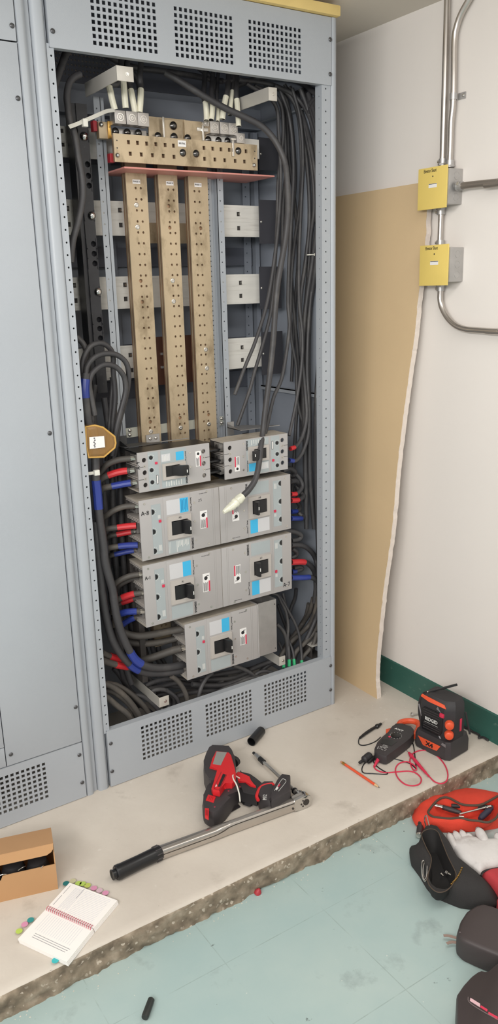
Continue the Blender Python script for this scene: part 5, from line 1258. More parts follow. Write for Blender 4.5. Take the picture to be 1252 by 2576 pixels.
# head: flat drop shape extruded along the drive axis
hp_ = []; up = Vector((0,0,1)); along = Vector((hc_-hs_)); along.z = 0; along = along-eax*along.dot(eax); along.normalize()
for k in range(15):
    a_ = -PI*.62+PI*1.24*k/14; hp_.append(hc_+along*(.0225*math.cos(a_))+up*(.0225*math.sin(a_)))
nk = hc_-along*.040
hp_ += [nk+up*.0185, nk-up*.0195]
q.prism([p-eax*.002 for p in hp_], eax*.026, bev=.0022); hd_ = q.build('ratchet_head', tw)
q = MB(mat('dark_hole', (48,42,38), .5)); f = hc_-eax*.0022; q.lathe(f, -eax, [(0,.0105),(.0006,.0105),(.0006,0)], 24)
for du, dz, r in ((-.0115,.009,.0028),(-.0115,-.010,.0028),(-.017,-.002,.003),(-.046,-.006,.0034)): q.lathe(f+along*du+up*dz, -eax, [(0,r),(.0006,r),(.0006,0)], 10)
q.build('drive_button', hd_)
q = MB(CHROME); c = hc_+eax*.024; q.cyl(c, c+eax*.014, .0165, seg=24); q.cyl(c+eax*.014, c+eax*.024, .0105, seg=20); q.build('direction_ring', hd_)
# extension bar
ex = thing('extension_bar', 'chrome socket extension bar running from the ratchet head past the battery', 'socket extension')
e0_ = c+eax*.022; e1_ = Vector((exa.x, exa.y, .012)); dx = (e1_-e0_).normalized(); Le = (e1_-e0_).length
q = MB(STEEL); q.lathe(e0_, dx, [(0,0),(0,.0098),(.022,.0098),(.024,.0062),(Le-.075,.0060),(Le-.07,.0060),(Le-.07,0)], 18); q.build('bar', ex)
q = MB(BLACKP); q.cyl(e0_+dx*(Le-.072), e0_+dx*(Le-.045), .0088, seg=18); q.build('black_collar', ex)
q = MB(BLACKP); q.cyl(e0_+dx*.012, e0_+dx*.02, .0102, seg=18); q.build('black_collar', ex)
q = MB(CHROME); q.lathe(e0_, dx, [(Le-.045,0),(Le-.045,.0082),(Le-.034,.0085),(Le-.030,.0075),(Le-.016,.0070),(Le-.014,.0045),(Le-.014,0)], 18); q.build('knurled_sleeve', ex)
q = MB(BLACKP); q.cyl(e0_+dx*(Le-.014), e0_+dx*Le, .0048, seg=8); q.build('square_tip', ex)
# black plastic tube (open socket)
ta, tb = PZ(632, 1866, .016), PZ(657, 1838, .016); t = thing('black_tube', 'short hollow black plastic tube lying by the cabinet base', 'tube')
q = MB(BLACKP); q.cyl(ta, tb, .0158, seg=28, inner=.0135); q.cyl(ta.lerp(tb,.75), ta.lerp(tb,.8), .0134, seg=24); q.build('tube_body', t)

# --- cordless cutting tool lying on its side
gt = thing('cordless_tool', 'red and black pistol-shaped cordless tool lying on its side on the pad', 'power tool')
q = MB(CHAR); slab(q, cN, [(165,50),(120,80),(95,160),(62,260),(58,340),(85,410),(125,470),(150,500),(230,480),(330,440),(430,380),(450,300),(440,200),(410,110),(370,60)], .002, .074, bev=.012, zm=.045); q.build('motor_housing', gt)
q = MB(CHAR); slab(q, cN, [(150,470),(110,540),(85,600),(58,660),(42,740),(54,815),(110,855),(180,868),(232,852),(318,760),(398,680),(452,590),(500,540),(480,440),(400,400),(250,420)], .002, .060, bev=.014, zm=.036); q.build('nose_housing', gt)
q = MB(RUBBER); slab(q, cN, [(440,400),(470,560),(560,575),(640,600),(705,640),(750,560),(770,470),(700,412),(620,375),(540,340),(470,330)], .006, .050, bev=.012, zm=.034); q.build('handle', gt)
q = MB(RED); slab(q, cN, [(205,40),(160,140),(128,235),(240,268),(190,380),(150,490),(170,520),(252,533),(300,430),(322,422),(400,438),(440,400),(448,300),(438,270),(405,200),(398,100),(365,58)], .060, .080, bev=.004); sh_ = q.build('red_shell', gt)
q = MB(RED); slab(q, cN, [(440,400),(470,410),(560,408),(620,455),(690,472),(692,460),(618,400),(618,345),(560,338),(510,300),(470,290),(435,330)], .020, .056, bev=.003); q.build('trigger', gt)
q = MB(BLACKP); slab(q, cN, [(500,270),(530,315),(570,335),(625,335),(622,370),(560,352),(500,310)], .02, .045, bev=.002); q.build('trigger_guard', gt)
q = MB(GREYL); slab(q, cN, [(216,50),(338,60),(265,215),(168,200)], .0798, .0808); q.build('rating_plate', sh_)
q = MB(mat('dark_slot', (34,30,30), .5)); slab(q, cN, [(292,318),(326,330),(256,478),(226,474)], .0797, .0806); q.build('slot_recess', sh_)
q = MB(mat('red_shell_edge', (150,28,34), .4)); q.tube(onz(cN, [(272,300),(195,470),(190,500),(225,512),(258,495),(335,335)], .0795), .0018, 6); q.build('slot_rim', sh_)
q = MB(mat('white_arrow', (226,200,196), .5)); slab(q, cN, [(210,440),(222,470),(192,478)], .0797, .0806); q.build('printed_arrow', sh_)
for pts_ in ([(112,572),(205,600),(178,670),(84,640)], [(72,736),(124,742),(118,855),(72,830)]):
    q = MB(RED); slab(q, cN, pts_, .052, .0625, bev=.002, zm=.061); o = q.build('red_vent', gt)
    q = MB(mat('red_shell_edge', (150,28,34))); P = onz(cN, pts_, .063)
    for k in (.3, .5, .7): q.ribbon([P[0].lerp(P[1], k).lerp(P[3].lerp(P[2], k), .2), P[0].lerp(P[1], k).lerp(P[3].lerp(P[2], k), .8)], .0012, .0004, (0,0,1))
    q.build('vent_slit', o)
for (u, v) in crop(cN, [(360,545),(192,738),(492,458)]):
    p = PZ(u, v, .055); q = MB(mat('dark_red_plastic', (150,36,60))); q.dome((p.x, p.y, .056 if u < 590 else .046), (0,0,1), .0045, .0055); q.build('housing_screw', gt)
q = MB(RED); q.tube(onz(cN, [(905,468),(890,448),(840,452),(780,468),(735,500),(708,560),(700,600),(718,640)], .052), .0052, 8); q.build('red_collar', gt)
q = MB(CHAR); slab(q, cN, [(738,505),(790,470),(900,470),(925,560),(880,660),(870,728),(790,700),(722,645),(712,590)], .003, .056, bev=.008, zm=.036); q.build('battery_socket', gt)
q = MB(CHAR); slab(q, cN, [(890,560),(955,455),(1005,380),(1108,398),(1112,560),(1100,600),(985,672),(878,715),(868,670),(880,600)], .002, .064, bev=.007, zm=.044); bt_ = q.build('battery', gt)
q = MB(PRINT); q.tube(onz(cN, [(915,525),(1000,395),(1030,385),(1052,400),(1045,430),(965,530)], .0655), .0007, 5); q.build('white_outline', bt_)
q = MB(LRED); slab(q, cN, [(955,470),(975,445),(985,452),(963,480)], .064, .0655, zm=.065); q.build('red_mark', bt_)
q = MB(PRINT); slab(q, cN, [(925,505),(950,478),(965,490),(940,520)], .064, .0655, zm=.065); q.build('white_mark', bt_)
q = MB(mat('dark_red_print', (130,40,58))); P = onz(cN, [(1000,672),(1085,590),(1090,560),(1012,650)], .03)
q.prism(P, (-.003,-.004,.002)); q.build('red_lettering_strip', bt_)
p = PZ(*crop(cN, [(800,605)])[0], .0565); d1 = PZ(*crop(cN, [(800,560)])[0], .0625)-PZ(*crop(cN, [(795,650)])[0], .0625); d1.z = 0; d1.normalize()
text('M12', .017, PRINT, gt, (p.x, p.y, .0566), d1, Vector((-d1.y, d1.x, 0)), 'white_lettering', sx=.9)
q = MB(TIE); tp_ = onz(cN, [(490,285),(445,300),(412,335),(418,385),(455,440),(485,500),(495,545)], .082)
for i, zz in enumerate((.056,.068,.081,.082,.078,.064,.050)): tp_[i].z = zz
q.tube(tp_, .0022, 6); q.build('white_lanyard', gt)
q = MB(RUBBER); P = onz(cN, [(425,185),(435,230)], .03); q.cyl(P[0], P[0]+Vector((.012,.006,0)), .016, seg=18); q.build('blade_wheel', gt)

# --- pencil
pa, pb = PZ(857, 1916, .0042), PZ(955, 1982, .0042); d = (pb-pa).normalized(); Lp = (pb-pa).length; pc = thing('pencil', 'short orange wooden pencil lying on the pad, point toward the camera', 'pencil')
q = MB(ORANGE); q.cyl(pa+d*.022, pb-d*.022, .0040, seg=6); q.build('shaft', pc)
q = MB(BRASSF); q.cyl(pa+d*.008, pa+d*.022, .0041, seg=14)
for k in range(3): q.cyl(pa+d*(.010+.004*k), pa+d*(.0115+.004*k), .0045, seg=14)
q.build('ferrule', pc)
q = MB(ERAS); q.lathe(pa, d, [(0,0),(0,.003),(.001,.0036),(.008,.0036),(.008,0)], 12); q.build('eraser', pc)
q = MB(WOODP); q.cyl(pb-d*.022, pb-d*.006, .0040, r2=.0014, seg=12); q.build('sharpened_wood', pc)
q = MB(GRAPH); q.cyl(pb-d*.006, pb, .0014, r2=.0003, seg=8); q.build('lead_point', pc)

# --- clamp meter
cm = thing('clamp_meter', 'black clamp meter with orange jaw lying on the pad beside the radio', 'clamp meter')
q = MB(CHAR); slab(q, cM, [(748,262),(768,240),(885,238),(1060,296),(1105,345),(1110,440),(1040,520),(930,610),(780,720),(660,810),(605,850),(545,845),(440,805),(385,765),(375,700),(430,600),(520,500),(640,400),(710,345),(745,300)], .002, .036, bev=.006, zm=.030); bdy = q.build('body', cm)
q = MB(ORANGE); q.tube([Vector((p.x, p.y, .020)) for p in onz(cM, [(830,235),(870,185),(960,160),(1060,158),(1160,180),(1205,235),(1190,320),(1150,390),(1110,440)], .024)], .0105, 10); q.build('jaw', cm)
q = MB(ORANGE); slab(q, cM, [(590,330),(620,322),(700,312),(745,305),(650,385),(604,410),(590,385)], .006, .026, bev=.003, zm=.024); q.build('trigger', cm)
q = MB(mat('display_window', (40,42,42), .15)); slab(q, cM, [(520,515),(700,520),(800,560),(690,640),(640,620),(500,590),(470,560)], .035, .0368, zm=.0365); q.build('display_window', cm)
p = PZ(*crop(cM, [(775,440)])[0], .037); q = MB(BLACKP); q.lathe((p.x, p.y, .036), (0,0,1), [(0,.0165),(.002,.0165),(.003,.0145),(.003,0)], 24); dl = q.build('rotary_dial', cm)
q = MB(PRINT)
for k in range(12):
    a_ = 2*PI*k/12; c = p+Vector((.0195*math.cos(a_), .0195*math.sin(a_), 0)); q.box(c.x-.0011, c.x+.0011, c.y-.0011, c.y+.0011, .036, .0364)
q.build('dial_marks', dl)
p = PZ(*crop(cM, [(657,460)])[0], .038); q = MB(LRED); q.dome((p.x, p.y, .0365), (0,0,1), .0045, .003); q.build('red_button', cm)
p = PZ(*crop(cM, [(832,335)])[0], .0366); e = PZ(*crop(cM, [(900,362)])[0], .0366)-PZ(*crop(cM, [(780,318)])[0], .0366); e.z = 0; e.normalize()
text('AWT', .013, PRINT, cm, (p.x, p.y, .0364), e, Vector((-e.y, e.x, 0)), 'white_lettering', bold=.0003)
q = MB(PRINT)
for a_, b_ in (((540,615),(625,640)),((530,630),(630,665)),((455,640),(430,690)),((450,672),(490,685)),((480,655),(520,668)),((500,690),(540,715)),((560,690),(600,660)),((565,725),(600,700)),((480,640),(600,680))):
    P = onz(cM, [a_, b_], .0364); q.ribbon(P, .0012, .0003, (0,0,1))
q.build('white_markings', bdy)
# meter leads
def lead(c, pts, r, m, label, z=None, zs=None, cat='test lead'):
    P = [PZ(u, v, r) for u, v in crop(c, pts)]
    for i, p in enumerate(P): p.z = r+(zs.get(i, 0) if zs else 0)
    t = thing('test_lead', label, cat); q = MB(m); q.tube(P, r, 8); q.build('wire', t); return t
rl_ = lead(cW, [(388,912),(362,930),(348,950),(370,978),(430,996),(520,990),(600,985),(655,1000),(692,1040),(680,1078),(630,1092),(570,1078),(520,1030),(505,970),(535,928),(595,925),(650,960),(655,985),(632,972),(610,915),(625,865),(670,838),(730,835),(800,868),(858,930),(886,1000),(878,1055),(840,1076),(790,1062),(745,1018)], .0021, LRED, 'red test lead looping in front of the radio, its probe lying in the loop', zs={0:.012,1:.004,15:.004,16:.004,17:.004})
q = MB(LRED); P = [PZ(u, v, .008) for u, v in crop(cM, [(560,800),(490,860),(420,940),(378,1000)])]
P[0].z = .018; P[1].z = .014; P[2].z = .010; P[3].z = .005
q.tube(P, [.0075,.0085,.0085,.008,.007,.006,.005,.0045,.004,.003], 12); q.build('plug', rl_)
P = [PZ(u, v, .006) for u, v in crop(cW, [(748,1022),(700,968),(655,915),(620,872),(602,850)])]
q = MB(LRED); q.tube(P, [.003,.0042,.005,.0055,.0055,.005,.0065,.0045,.0035], 12); q.build('probe_handle', rl_)
q = MB(STEEL); e = PZ(*crop(cW, [(582,832)])[0], .005); q.cyl(P[-1], e, .0009, seg=6); q.build('probe_tip', rl_)
bl_ = lead(cW, [(345,905),(350,928),(385,962),(430,990),(448,1002),(425,1009),(340,1003),(275,998),(260,972),(275,935),(310,905),(340,885)], .0018, BLACKP, 'black test lead curling beside the pencil and ending at the meter plug', zs={0:.008,11:.006})
q = MB(BLACKP); P = [PZ(u, v, .008) for u, v in crop(cM, [(440,800),(370,860),(300,915),(262,945)])]; q.tube(P, [.006,.0068,.0068,.006,.0058,.0055,.005,.0045,.004], 12); q.build('plug', bl_)
b2_ = lead(cW, [(430,893),(500,897),(560,912),(610,930),(650,962),(657,975),(652,930),(645,860),(636,800),(622,762),(606,748)], .0018, BLACKP, 'black test lead passing from the meter right side back beneath the red loops', zs={10:.01})
b3_ = lead(cW, [(398,755),(360,768),(315,788),(270,797),(242,790),(236,770),(240,745)], .0018, BLACKP, 'black test probe and lead lying left of the clamp meter', zs={0:.01})
P = [PZ(u, v, .0075) for u, v in crop(cW, [(246,742),(290,708),(340,675),(372,658),(400,640)])]
q = MB(BLACKP); q.tube(P, [.004,.0048,.0052,.0052,.005,.005,.008,.0055,.0045], 12); q.build('probe_handle', b3_)
q = MB(STEEL); e = PZ(*crop(cW, [(424,624)])[0], .006); q.cyl(P[-1], e, .0009, seg=6); q.build('probe_tip', b3_)
ca, cb_ = PZ(*crop(cM, [(285,815)])[0], .0125), PZ(*crop(cM, [(150,915)])[0], .0125); d = (cb_-ca).normalized()
t = thing('rubber_plug', 'black ribbed rubber plug lying between pencil and clamp meter', 'rubber plug'); q = MB(RUBBER)
q.lathe(ca, d, [(-.006,0),(-.006,.008),(-.001,.0118),(.004,.0124),(.006,.0116),(.009,.0124),(.011,.0116),(.014,.0124),(.016,.0116),(.030,.0115),(.034,.0085),(.036,.005),(.036,0)], 20); q.build('plug_body', t)
q = MB(RUBBER); q.lathe(ca+d*.035, d, [(0,0),(0,.0048),(.014,.0048),(.015,.0055),(.021,.0050),(.021,0)], 14); q.build('plug_tail', t)

# --- radio
rd = thing('jobsite_radio', 'black and orange cordless jobsite radio standing near the green baseboard', 'radio', (.943, -.381, 0), (0, 0, math.radians(-83.1)))
def ringz(pl, z, s_=1.0, off=(0,0)):
    cx = sum(p[0] for p in pl)/len(pl); cy = sum(p[1] for p in pl)/len(pl)
    return [Vector((cx+(p[0]-cx)*s_+off[0], cy+(p[1]-cy)*s_+off[1], z)) for p in pl]
base = [(0,.008),(.010,0),(.128,0),(.142,.012),(.144,.105),(.134,.116),(.010,.116),(0,.106)]
q = MB(CHAR); q.loft([ringz(base,.0,.94), ringz(base,.006,1), ringz(base,.048,1.0), ringz(base,.066,.93)]); bs = q.build('base', rd, ang=30)
top_ = [(.006,.024),(.016,.014),(.108,.014),(.136,.036),(.138,.082),(.126,.092),(.016,.092),(.006,.082)]
q = MB([RUBBER, CHAR]); q.loft([ringz(top_,.055,1.0,(0,.0)), ringz(top_,.10,1.02), ringz(top_,.165,1.0), ringz(top_,.186,.95,(0,.004)), ringz(top_,.197,.84,(0,.008))]); bd2 = q.build('body', rd, ang=30)
q = MB(BLACKP); q.prism([(.024,.0135,.072),(.094,.0135,.072),(.104,.0135,.09),(.104,.0135,.142),(.092,.0135,.156),(.03,.0135,.156),(.018,.0135,.142),(.018,.0135,.09)], (0,-.003,0), bev=.001); gr_ = q.build('speaker_grille', rd)
q = MB(CHAR)
for k in range(9):
    if 3 <= k <= 5: continue
    z = .080+k*.0085; q.box(.028, .096, .0095, .0106, z, z+.0028)
q.build('grille_slats', gr_)
text('RIDGID', .0175, PRINT, rd, (.061, .0098, .1165), (1,0,0), (0,0,1), 'white_lettering', sx=.88, bold=.0004)
q = MB(PRINT); q.box(.034,.088,.0096,.0102,.1035,.1042); q.build('lettering_line', gr_)
q = MB(ORANGE); q.prism([(.010,.020,.1835),(.045,.0165,.1785),(.112,.0195,.1755),(.104,.0225,.1865),(.045,.0215,.1905),(.012,.0235,.1915)], (0,-.004,.001), bev=.0008); q.build('orange_stripe', rd)
q = MB(ORANGE); q.prism([(.018,-.0008,.047),(.110,-.0008,.047),(.096,-.0008,.024),(.040,-.0008,.021)], (0,-.0015,0), bev=.0005); xo = q.build('orange_badge', rd)
text('X4', .021, BLACKP, rd, (.066, -.0026, .0335), (1,0,0), (0,0,1), 'black_lettering', sx=1.15, bold=.0009)
kn_n = Vector((.62, -.78, 0)).normalized()
for z in (.1235, .0875):
    c = Vector((.1235, .0235, z)); q = MB(ORANGE); q.lathe(c, kn_n, [(-.004,.0155),(.006,.0155),(.013,.0135),(.015,.0105),(.0155,0)], 12); q.build('orange_knob', rd)
q = MB(LRED); c = Vector((.101,.0125,.151)); q.box(c.x-.008, c.x+.008, c.y-.004, c.y+.004, c.z-.007, c.z+.007, bev=.002); q.build('power_button', rd)
for (x0_, z0_, x1_, z1_) in ((.006,.155,.020,.118),(.088,.078,.110,.052)):
    q = MB(mat('grey_accent', (120,116,118), .4)); q.tube([(x0_,.0135,z0_),((x0_+x1_)/2,.0125,(z0_+z1_)/2),(x1_,.0125,z1_)], .0028, 6); q.build('grey_accent_bar', rd)
q = MB(mat('grey_accent', (120,116,118))); q.prism([(.078,.0135,.166),(.096,.0135,.158),(.083,.0135,.176)], (0,-.0015,0)); q.build('grey_accent_mark', rd)
q = MB(mat('grey_accent', (120,116,118))); q.prism([(.112,-.0006,.055),(.130,-.0006,.052),(.130,-.0006,.062),(.116,-.0006,.063)], (0,-.0015,0)); q.build('grey_accent_mark', rd)
q = MB(RUBBER); q.tube([(.03,.05,.185),(.004,.05,.178),(-.012,.05,.150),(-.015,.05,.110),(-.008,.05,.075),(.004,.05,.060)], .0085, 10); q.build('carry_handle', rd)
q = MB(LRED); q.box(.137,.1395,.06,.07,.09,.135,bev=.001); q.build('side_switch', rd)
q = MB(RUBBER); q.tube([(.139,.088,.15),(.146,.096,.10),(.150,.100,.075),(.152,.098,.07)], .0035, 8); q.build('side_clip', rd)
aa = PX(1077, 1741, .985); ab = PX(1149, 1722, 1.075); Minv = Matrix.Translation((.943,-.381,0)) @ Matrix.Rotation(math.radians(-83.1), 4, 'Z'); Minv = Minv.inverted()
aa, ab = Minv @ aa, Minv @ ab
q = MB(BLACKP); q.tube([aa, aa.lerp(ab,.55)], .0030, 8); q.tube([aa.lerp(ab,.5), ab], .0042, 8); q.lathe(aa, (0,0,1), [(-.01,.007),(.002,.007),(.004,0)], 12); q.build('antenna', rd)
q = MB(STEEL); q.dome(aa+Vector((0,-.004,.002)), (0,0,1), .003, .003); q.build('antenna_pivot', rd)
# bolt and black twisted cord by the wall
ba = PZ(1035, 1798, .008); bb = PZ(1062, 1794, .005); d = (bb-ba).normalized(); t = thing('loose_bolt', 'small loose steel bolt lying on the pad behind the radio', 'bolt')
q = MB(STEEL); q.lathe(ba, d, [(-.003,0),(-.003,.005),(0,.0085),(.0015,.0085),(.0015,0)], 12); q.build('bolt_head', t)
q = MB(STEEL); q.cyl(ba, ba+d*.04, .0034, seg=8); q.build('bolt_shank', t)
P = [PZ(u, v, .005) for u, v in crop(cW, [(995,640),(1020,652),(1045,640),(1058,662),(1040,655),(1065,672),(1088,692),(1100,712),(1118,725),(1112,745),(1135,738),(1160,742),(1185,756),(1196,745),(1188,740)])]
P = [Vector((min(p.x, XW-.02), p.y, .005+.002*(i%2))) for i, p in enumerate(P)]
q = MB(RUBBER); q.tube(P, .0038, 8); tag(q.build('twisted_cord'), 'black twisted cord lying along the green baseboard right of the radio', 'cord')

# ================================================================ things on the teal floor
F = FZ
def fl(c, pts, h=0.0): return [PZ(u, v, F+h) for u, v in (crop(c, pts) if c else pts)]
def pouch(outer, opening, c, h, m, inner_m, rim_m, name, label, cat, rimr=.0036, hin=.35, ctr_=None, n=72):
    t = thing(name, label, cat)
    O = fl(c, outer, h*.3); I = fl(c, opening, h)
    cc = sum(I, Vector())/len(I) if ctr_ is None else fl(c, [ctr_], h)[0]
    Oo, Ii = polar(O, cc, n), polar(I, cc, n)
    rings = []
    for (s_, z) in ((.0, .002),(.0,h*.3),(.30,h*.72),(.62,h*.95),(1.0,h)):
        rings.append([Vector((a.x+(b.x-a.x)*s_, a.y+(b.y-a.y)*s_, F+z+ (noise.noise(Vector((a.x*16,a.y*16,s_)))*.006 if 0 < s_ < 1 else 0))) for a, b in zip(Oo, Ii)])
    rings[0] = [Vector((cc.x+(p.x-cc.x)*.97, cc.y+(p.y-cc.y)*.97, F+.001)) for p in rings[0]]
    q = MB(m); q.loft(rings, cap=False)
    f_ = q.face([q.bm.verts.new(p) for p in rings[0]][::-1])
    q.build('fabric_shell', t, ang=70)
    q = MB(inner_m); q.loft([rings[-1], [Vector((cc.x+(p.x-cc.x)*.93, cc.y+(p.y-cc.y)*.93, F+h*.55)) for p in Ii], [Vector((cc.x+(p.x-cc.x)*.75, cc.y+(p.y-cc.y)*.75, F+h*.2)) for p in Ii]], cap=False)
    q.face([q.bm.verts.new(Vector((cc.x+(p.x-cc.x)*.75, cc.y+(p.y-cc.y)*.75, F+h*.2))) for p in Ii]); q.build('lining', t, ang=70)
    q = MB(rim_m); q.tube([Vector((p.x, p.y, F+h+.001)) for p in smooth_path(I, 4, True)], rimr, 8, closed=True, raw=True); q.build('zip_edge', t)
    return t
cY = (1040,1960,.16933)
rp = pouch([(5,350),(120,318),(260,290),(380,240),(500,190),(640,155),(800,130),(980,145),(1250,200),(1420,250),(1500,420),(1400,620),(1250,690),(1050,720),(900,735),(600,755),(380,745),(220,735),(100,700),(0,640),(-30,560),(10,470),(-10,400)],
 [(215,500),(260,420),(330,340),(400,290),(480,275),(560,300),(650,350),(740,385),(880,395),(1000,385),(1100,340),(1200,285),(1290,250),(1310,400),(1240,560),(1160,625),(1080,645),(960,625),(820,610),(680,580),(540,590),(400,580),(280,560)],
 cY, .042, REDF, REDF, BRAID, 'tool_pouch', 'open red fabric tool pouch with tools showing inside, at the right edge', 'tool pouch', ctr_=(760,480))
def tool(c, a, b_, z, prof, m, label, name, cat):
    A_, B_ = fl(c, [a], z)[0], fl(c, [b_], z)[0]; d = (B_-A_); L_ = d.length; d.normalize(); q = MB(m)
    q.lathe(A_, d, [(0,0)]+[(t_*L_, r_) for t_, r_ in prof]+[(L_,0)], 16); return tag(q.build(name), label, cat)
tool(cY, (300,388), (430,420), .034, [(0,.007),(.45,.007),(.47,.0055),(.53,.0055),(.55,.007),(1,.007)], CHROME, 'shiny chrome socket at the left end inside the red pouch', 'socket', 'socket')
tool(cY, (420,415), (700,500), .026, [(0,.007),(.5,.008),(1,.006)], CHAR, 'dark grey handle inside the red pouch behind the chrome socket', 'screwdriver', 'screwdriver')
tool(cY, (680,520), (1120,408), .036, [(0,.0028),(.85,.0028),(.88,.004),(1,.004)], STEEL, 'long steel driver shaft across the red pouch opening', 'long_driver', 'screwdriver')
tool(cY, (560,395), (1180,425), .030, [(0,.006),(.5,.008),(1,.007)], RUBBER, 'black tool lying along the back of the red pouch', 'pliers', 'pliers')
tool(cY, (980,590), (1160,430), .034, [(0,.006),(.2,.0095),(.7,.0095),(1,.006)], mat('dark_blue_plastic', (46,46,64), .5), 'dark navy tool handle at the right inside the red pouch', 'screwdriver', 'screwdriver')
tool(cY, (1090,415), (1145,405), .045, [(0,.0042),(1,.0042)], CHROME, 'small chrome bit end at the right of the red pouch opening', 'driver_bit', 'driver bit')
tool(cY, (670,555), (745,562), .032, [(0,.003),(1,.003)], STEEL, 'tiny steel bit lying on the red pouch lining', 'driver_bit', 'driver bit')
t = thing('socket_adapter', 'dark steel socket adapter leaning against the left of the red pouch', 'socket adapter')
P = [fl(cQ, [(400,700)], .012)[0], fl(cQ, [(412,600)], .012)[0], fl(cQ, [(430,495)], .022)[0]]
q = MB(STEEL); q.lathe(P[0], P[1]-P[0], [(0,0),(0,.0075),(.004,.0095),(.006,.0095),(.006,0)], 16); q.build('steel_ring', t)
q = MB(CHAR); q.lathe(P[0], P[1]-P[0], [(.006,0),(.006,.0095),((P[1]-P[0]).length,.0095),((P[1]-P[0]).length,0)], 16); q.build('dark_barrel', t)
q = MB(mat('dark_steel', (84,76,72), .4, .7)); q.lathe(P[1], P[2]-P[1], [(0,0),(0,.0068),(.008,.0068),(.009,.0085),((P[2]-P[1]).length,.0085),((P[2]-P[1]).length,0)], 16); q.build('upper_barrel', t)
def biner(c, pts, z0, z1, r, label):
    P = fl(c, pts, z0); n = len(P)
    for i, p in enumerate(P): p.z = F+z0+(z1-z0)*i/n
    q = MB(CHROME); q.tube(P, r, 8, closed=True); return tag(q.build('carabiner'), label, 'carabiner')
biner(cQ, [(432,985),(428,1050),(434,1120),(448,1168),(472,1188),(492,1150),(503,1080),(512,1000),(505,978),(492,1000),(486,1080),(478,1145),(462,1165),(444,1100),(446,1030),(458,975),(445,965)], .055, .055, .0018, 'silver carabiner clipped to the side of the black pouch')
biner(cQ, [(465,490),(462,540),(478,600),(490,630),(512,618),(500,560),(482,500)], .052, .058, .0020, 'silver carabiner linking the red pouch and the black pouch')
bpo = pouch([(290,850),(315,805),(430,780),(424,690),(455,640),(530,620),(605,640),(650,690),(740,790),(800,900),(850,985),(1000,1080),(1130,1180),(1225,1290),(1262,1380),(1240,1440),(1050,1455),(850,1430),(700,1370),(560,1310),(480,1215),(400,1080),(310,960)],
 [(428,695),(462,645),(535,626),(605,660),(650,770),(715,930),(780,1060),(800,1130),(760,1230),(680,1300),(590,1305),(515,1240),(492,1150),(525,1020),(530,930),(480,830)],
 cQ, .060, BLKF, mat('black_lining', (30,28,28), .8), BRAID, 'tool_pouch', 'open black canvas tool pouch lying below the red one, beside a white glove', 'tool pouch', rimr=.0014, ctr_=(610,1020))
q = MB(BRASSF)
for k, (u, v) in enumerate(crop(cQ, [(862,1050),(852,1075),(842,1098),(832,1118),(822,1135),(812,1152),(800,1168),(790,1180),(778,1192),(765,1205),(750,1222)])):
    p = PZ(u, v, F+.061); q.box(p.x-.0022, p.x+.0022, p.y-.0012, p.y+.0012, p.z-.001, p.z+.003)
q.build('brass_zip_teeth', bpo)
tool(cQ, (640,1110), (665,1130), .028, [(0,.004),(1,.002)], CHROME, 'small chrome bit glinting inside the black pouch, left one', 'driver_bit', 'driver bit')
tool(cQ, (690,1090), (770,1135), .028, [(0,.006),(.3,.006),(.35,.0045),(1,.004)], CHROME, 'larger chrome bit glinting inside the black pouch, right one', 'driver_bit', 'driver bit')
# --- leather glove
gv = thing('work_glove', 'white leather work glove with red cuff lying between the two pouches', 'glove')
q = MB(LEATHER); P = fl(cQ, [(735,790),(800,730),(900,700),(1010,720),(1060,760),(1160,740),(1290,740),(1330,1000),(1250,1050),(1120,1075),(1068,1140),(960,1060),(850,985),(800,900)], .018)
mound(q, P, F+.001, .034, lump=.04); q.build('palm', gv, ang=80)
for pts_, r0 in (([(800,840),(755,760),(722,680)], .0115), ([(880,830),(830,740),(785,660)], .0115), ([(950,820),(900,730),(856,648)], .011), ([(990,800),(955,740),(925,680)], .011), ([(1130,840),(1085,720),(1035,625)], .0150), ([(1330,860),(1270,760),(1240,680)], .013)):
    P = fl(cQ, pts_, .02); q = MB(LEATHER); q.tube(P, [r0*.95,r0,r0*1.06,r0*1.06,r0,r0,r0,r0*.98,r0*.95,r0*.88,r0*.72,r0*.4], 14); q.dome(P[-1], (P[-1]-P[-2]), r0*.5, r0*.35); q.build('finger' if r0 != .0150 else 'thumb', gv, ang=80)
q = MB(CUFF); P = fl(cQ, [(1068,1125),(1090,1090),(1150,1065),(1300,1045),(1420,1040),(1420,1420),(1300,1400),(1240,1300),(1170,1220)], .03); mound(q, P, F+.001, .048, lump=.02); cf = q.build('red_cuff', gv, ang=80)
q = MB(BLACKP); P = fl(cQ, [(1068,1130),(1088,1092),(1150,1066),(1300,1040)], .044); q.tube(P, .003, 6); q.build('cuff_binding', cf)
q = MB(CUFF); P = fl(cQ, [(1235,1400),(1262,1370),(1320,1360),(1360,1500),(1290,1540),(1248,1500)], .02); mound(q, P, F+.001, .03); q.build('cuff_strap', gv, ang=80)
# --- two dark cases at the lower right corner
t = thing('battery_case', 'smooth dark brown-black tool case at the right edge, below the black pouch', 'tool case')
q = MB(BROWNB); P = fl(cS, [(802,540),(835,430),(900,330),(1000,262),(1080,245),(1180,270),(1360,340),(1700,470),(1700,1000),(1235,812),(1000,715),(870,655),(812,600)], .03); mound(q, P, F+.001, .062, prof=((0,.97),(.08,1.0),(.70,1.0),(.86,.985),(.95,.96),(1.0,.90)), n=80); q.build('case_body', t, ang=60)
q = MB(mat('brown_black_edge', (110,98,98), .4)); q.tube(fl(cS, [(838,450),(900,478),(1000,520),(1150,580),(1250,628),(1400,690)], .0605), .0016, 6); q.build('edge_line', t)
for pts_ in ([(665,490),(720,492),(805,515)], [(700,575),(750,560),(810,565)]):
    q = MB(mat('brown_strap', (150,128,118), .6)); q.ribbon(fl(cS, pts_, .012), .0075, .0015, (0,0,1)); q.build('webbing_end', t)
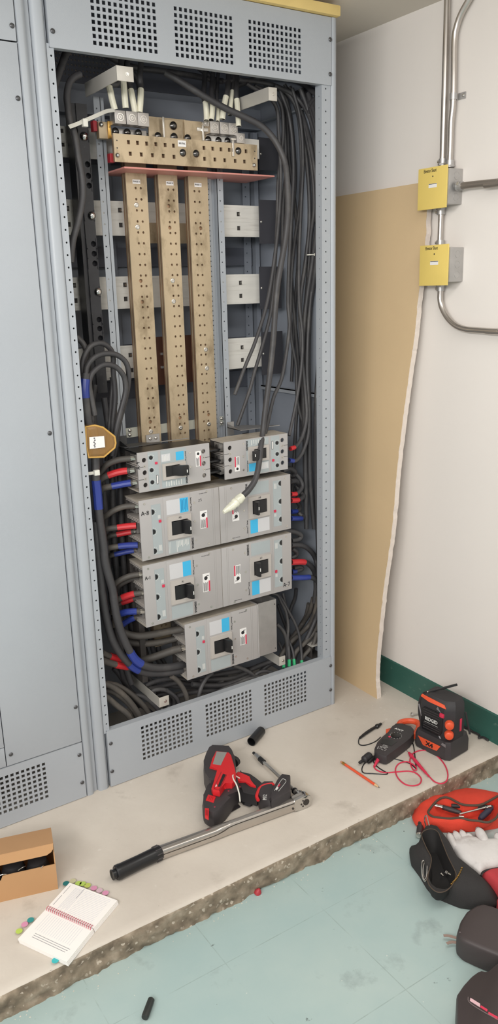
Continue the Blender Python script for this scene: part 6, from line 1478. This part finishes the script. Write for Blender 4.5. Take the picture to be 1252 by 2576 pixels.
t = thing('tool_battery', 'dark slide-on tool battery with white and red lettering at the bottom right corner', 'tool battery')
q = MB(BROWNB); P = fl(cS, [(800,1215),(870,1110),(960,1010),(1050,945),(1130,960),(1260,850),(1500,930),(1700,1100),(1700,2000),(820,2000),(800,1600)], .05); mound(q, P, F+.001, .075, prof=((0,.985),(.05,1.0),(.8,1.0),(.94,.985),(1.0,.95)), n=90); q.build('battery_shell', t, ang=60)
q = MB(CHAR); slab(q, cS, [(915,1000),(935,990),(955,1030),(930,1055)], F+.03, F+.05, bev=.002, zm=F+.05); q.build('latch_button', t)
q = MB(mat('pale_red_print', (214,176,182), .5)); slab(q, cS, [(955,1160),(1060,1225),(1058,1262),(948,1192)], F+.0755, F+.0768, zm=F+.076); lb = q.build('white_lettering_bar', t)
q = MB(LRED); slab(q, cS, [(1068,1240),(1140,1285),(1135,1310),(1060,1262)], F+.0755, F+.0766, zm=F+.076); slab(q, cS, [(1150,1310),(1250,1365),(1248,1400),(1145,1340)], F+.0755, F+.0766, zm=F+.076); q.build('red_lettering_bar', t)
q = MB(mat('brown_black_edge', (110,98,98))); q.tube(fl(cS, [(930,1150),(935,1195),(1000,1250),(1150,1340),(1300,1420)], .0762), .0010, 6); q.build('edge_line', t)
# --- small tube, wire nut
a = PZ(381, 2513, F+.0085); b_ = PZ(364, 2560, F+.0085); d = (b_-a).normalized(); L_ = (b_-a).length
t = thing('small_black_cylinder', 'small black plastic cylinder lying on the teal floor near the bottom', 'plastic cylinder')
q = MB(mat('greenish_black', (38,42,40), .4)); q.lathe(a, d, [(0,0),(0,.006),(.002,.008),(L_-.004,.0085),(L_,.0075),(L_,0)], 18); q.build('cylinder_body', t)
p = PZ(647, 2242, F+.007); q = MB(mat('dull_red', (170,52,60), .5)); q.lathe((p.x, p.y, F), (.3,-.2,1), [(0,0),(0,.010),(.006,.0095),(.012,.006),(.015,.003),(.015,0)], 12)
t = thing('wire_nut', 'small red wire connector on the floor against the pad edge', 'wire connector'); o = q.build('connector_cap', t)
# --- grit: paint flakes and crumbs nobody could count
random.seed(3); q = MB(mat('grit_flakes', (214,206,194), .8))
for i in range(180):
    if i % 2: u, v = random.uniform(0, 1250), 0; x = random.uniform(-.55, 1.1); y = YP-.006-abs(random.gauss(0, .018)); z = F
    else: x = random.uniform(.95, 1.165); y = random.uniform(-.5, .1); z = 0
    s_ = random.uniform(.0005, .0017); q.box(x-s_, x+s_, y-s_*.7, y+s_*.7, z+.0001, z+s_*.6, M=Matrix.Translation((x,y,0)) @ Matrix.Rotation(random.random()*3, 4, 'Z') @ Matrix.Translation((-x,-y,0)))
tag(q.build('grit'), 'pale concrete crumbs and dust along the pad edge and baseboard', 'grit', kind='stuff')
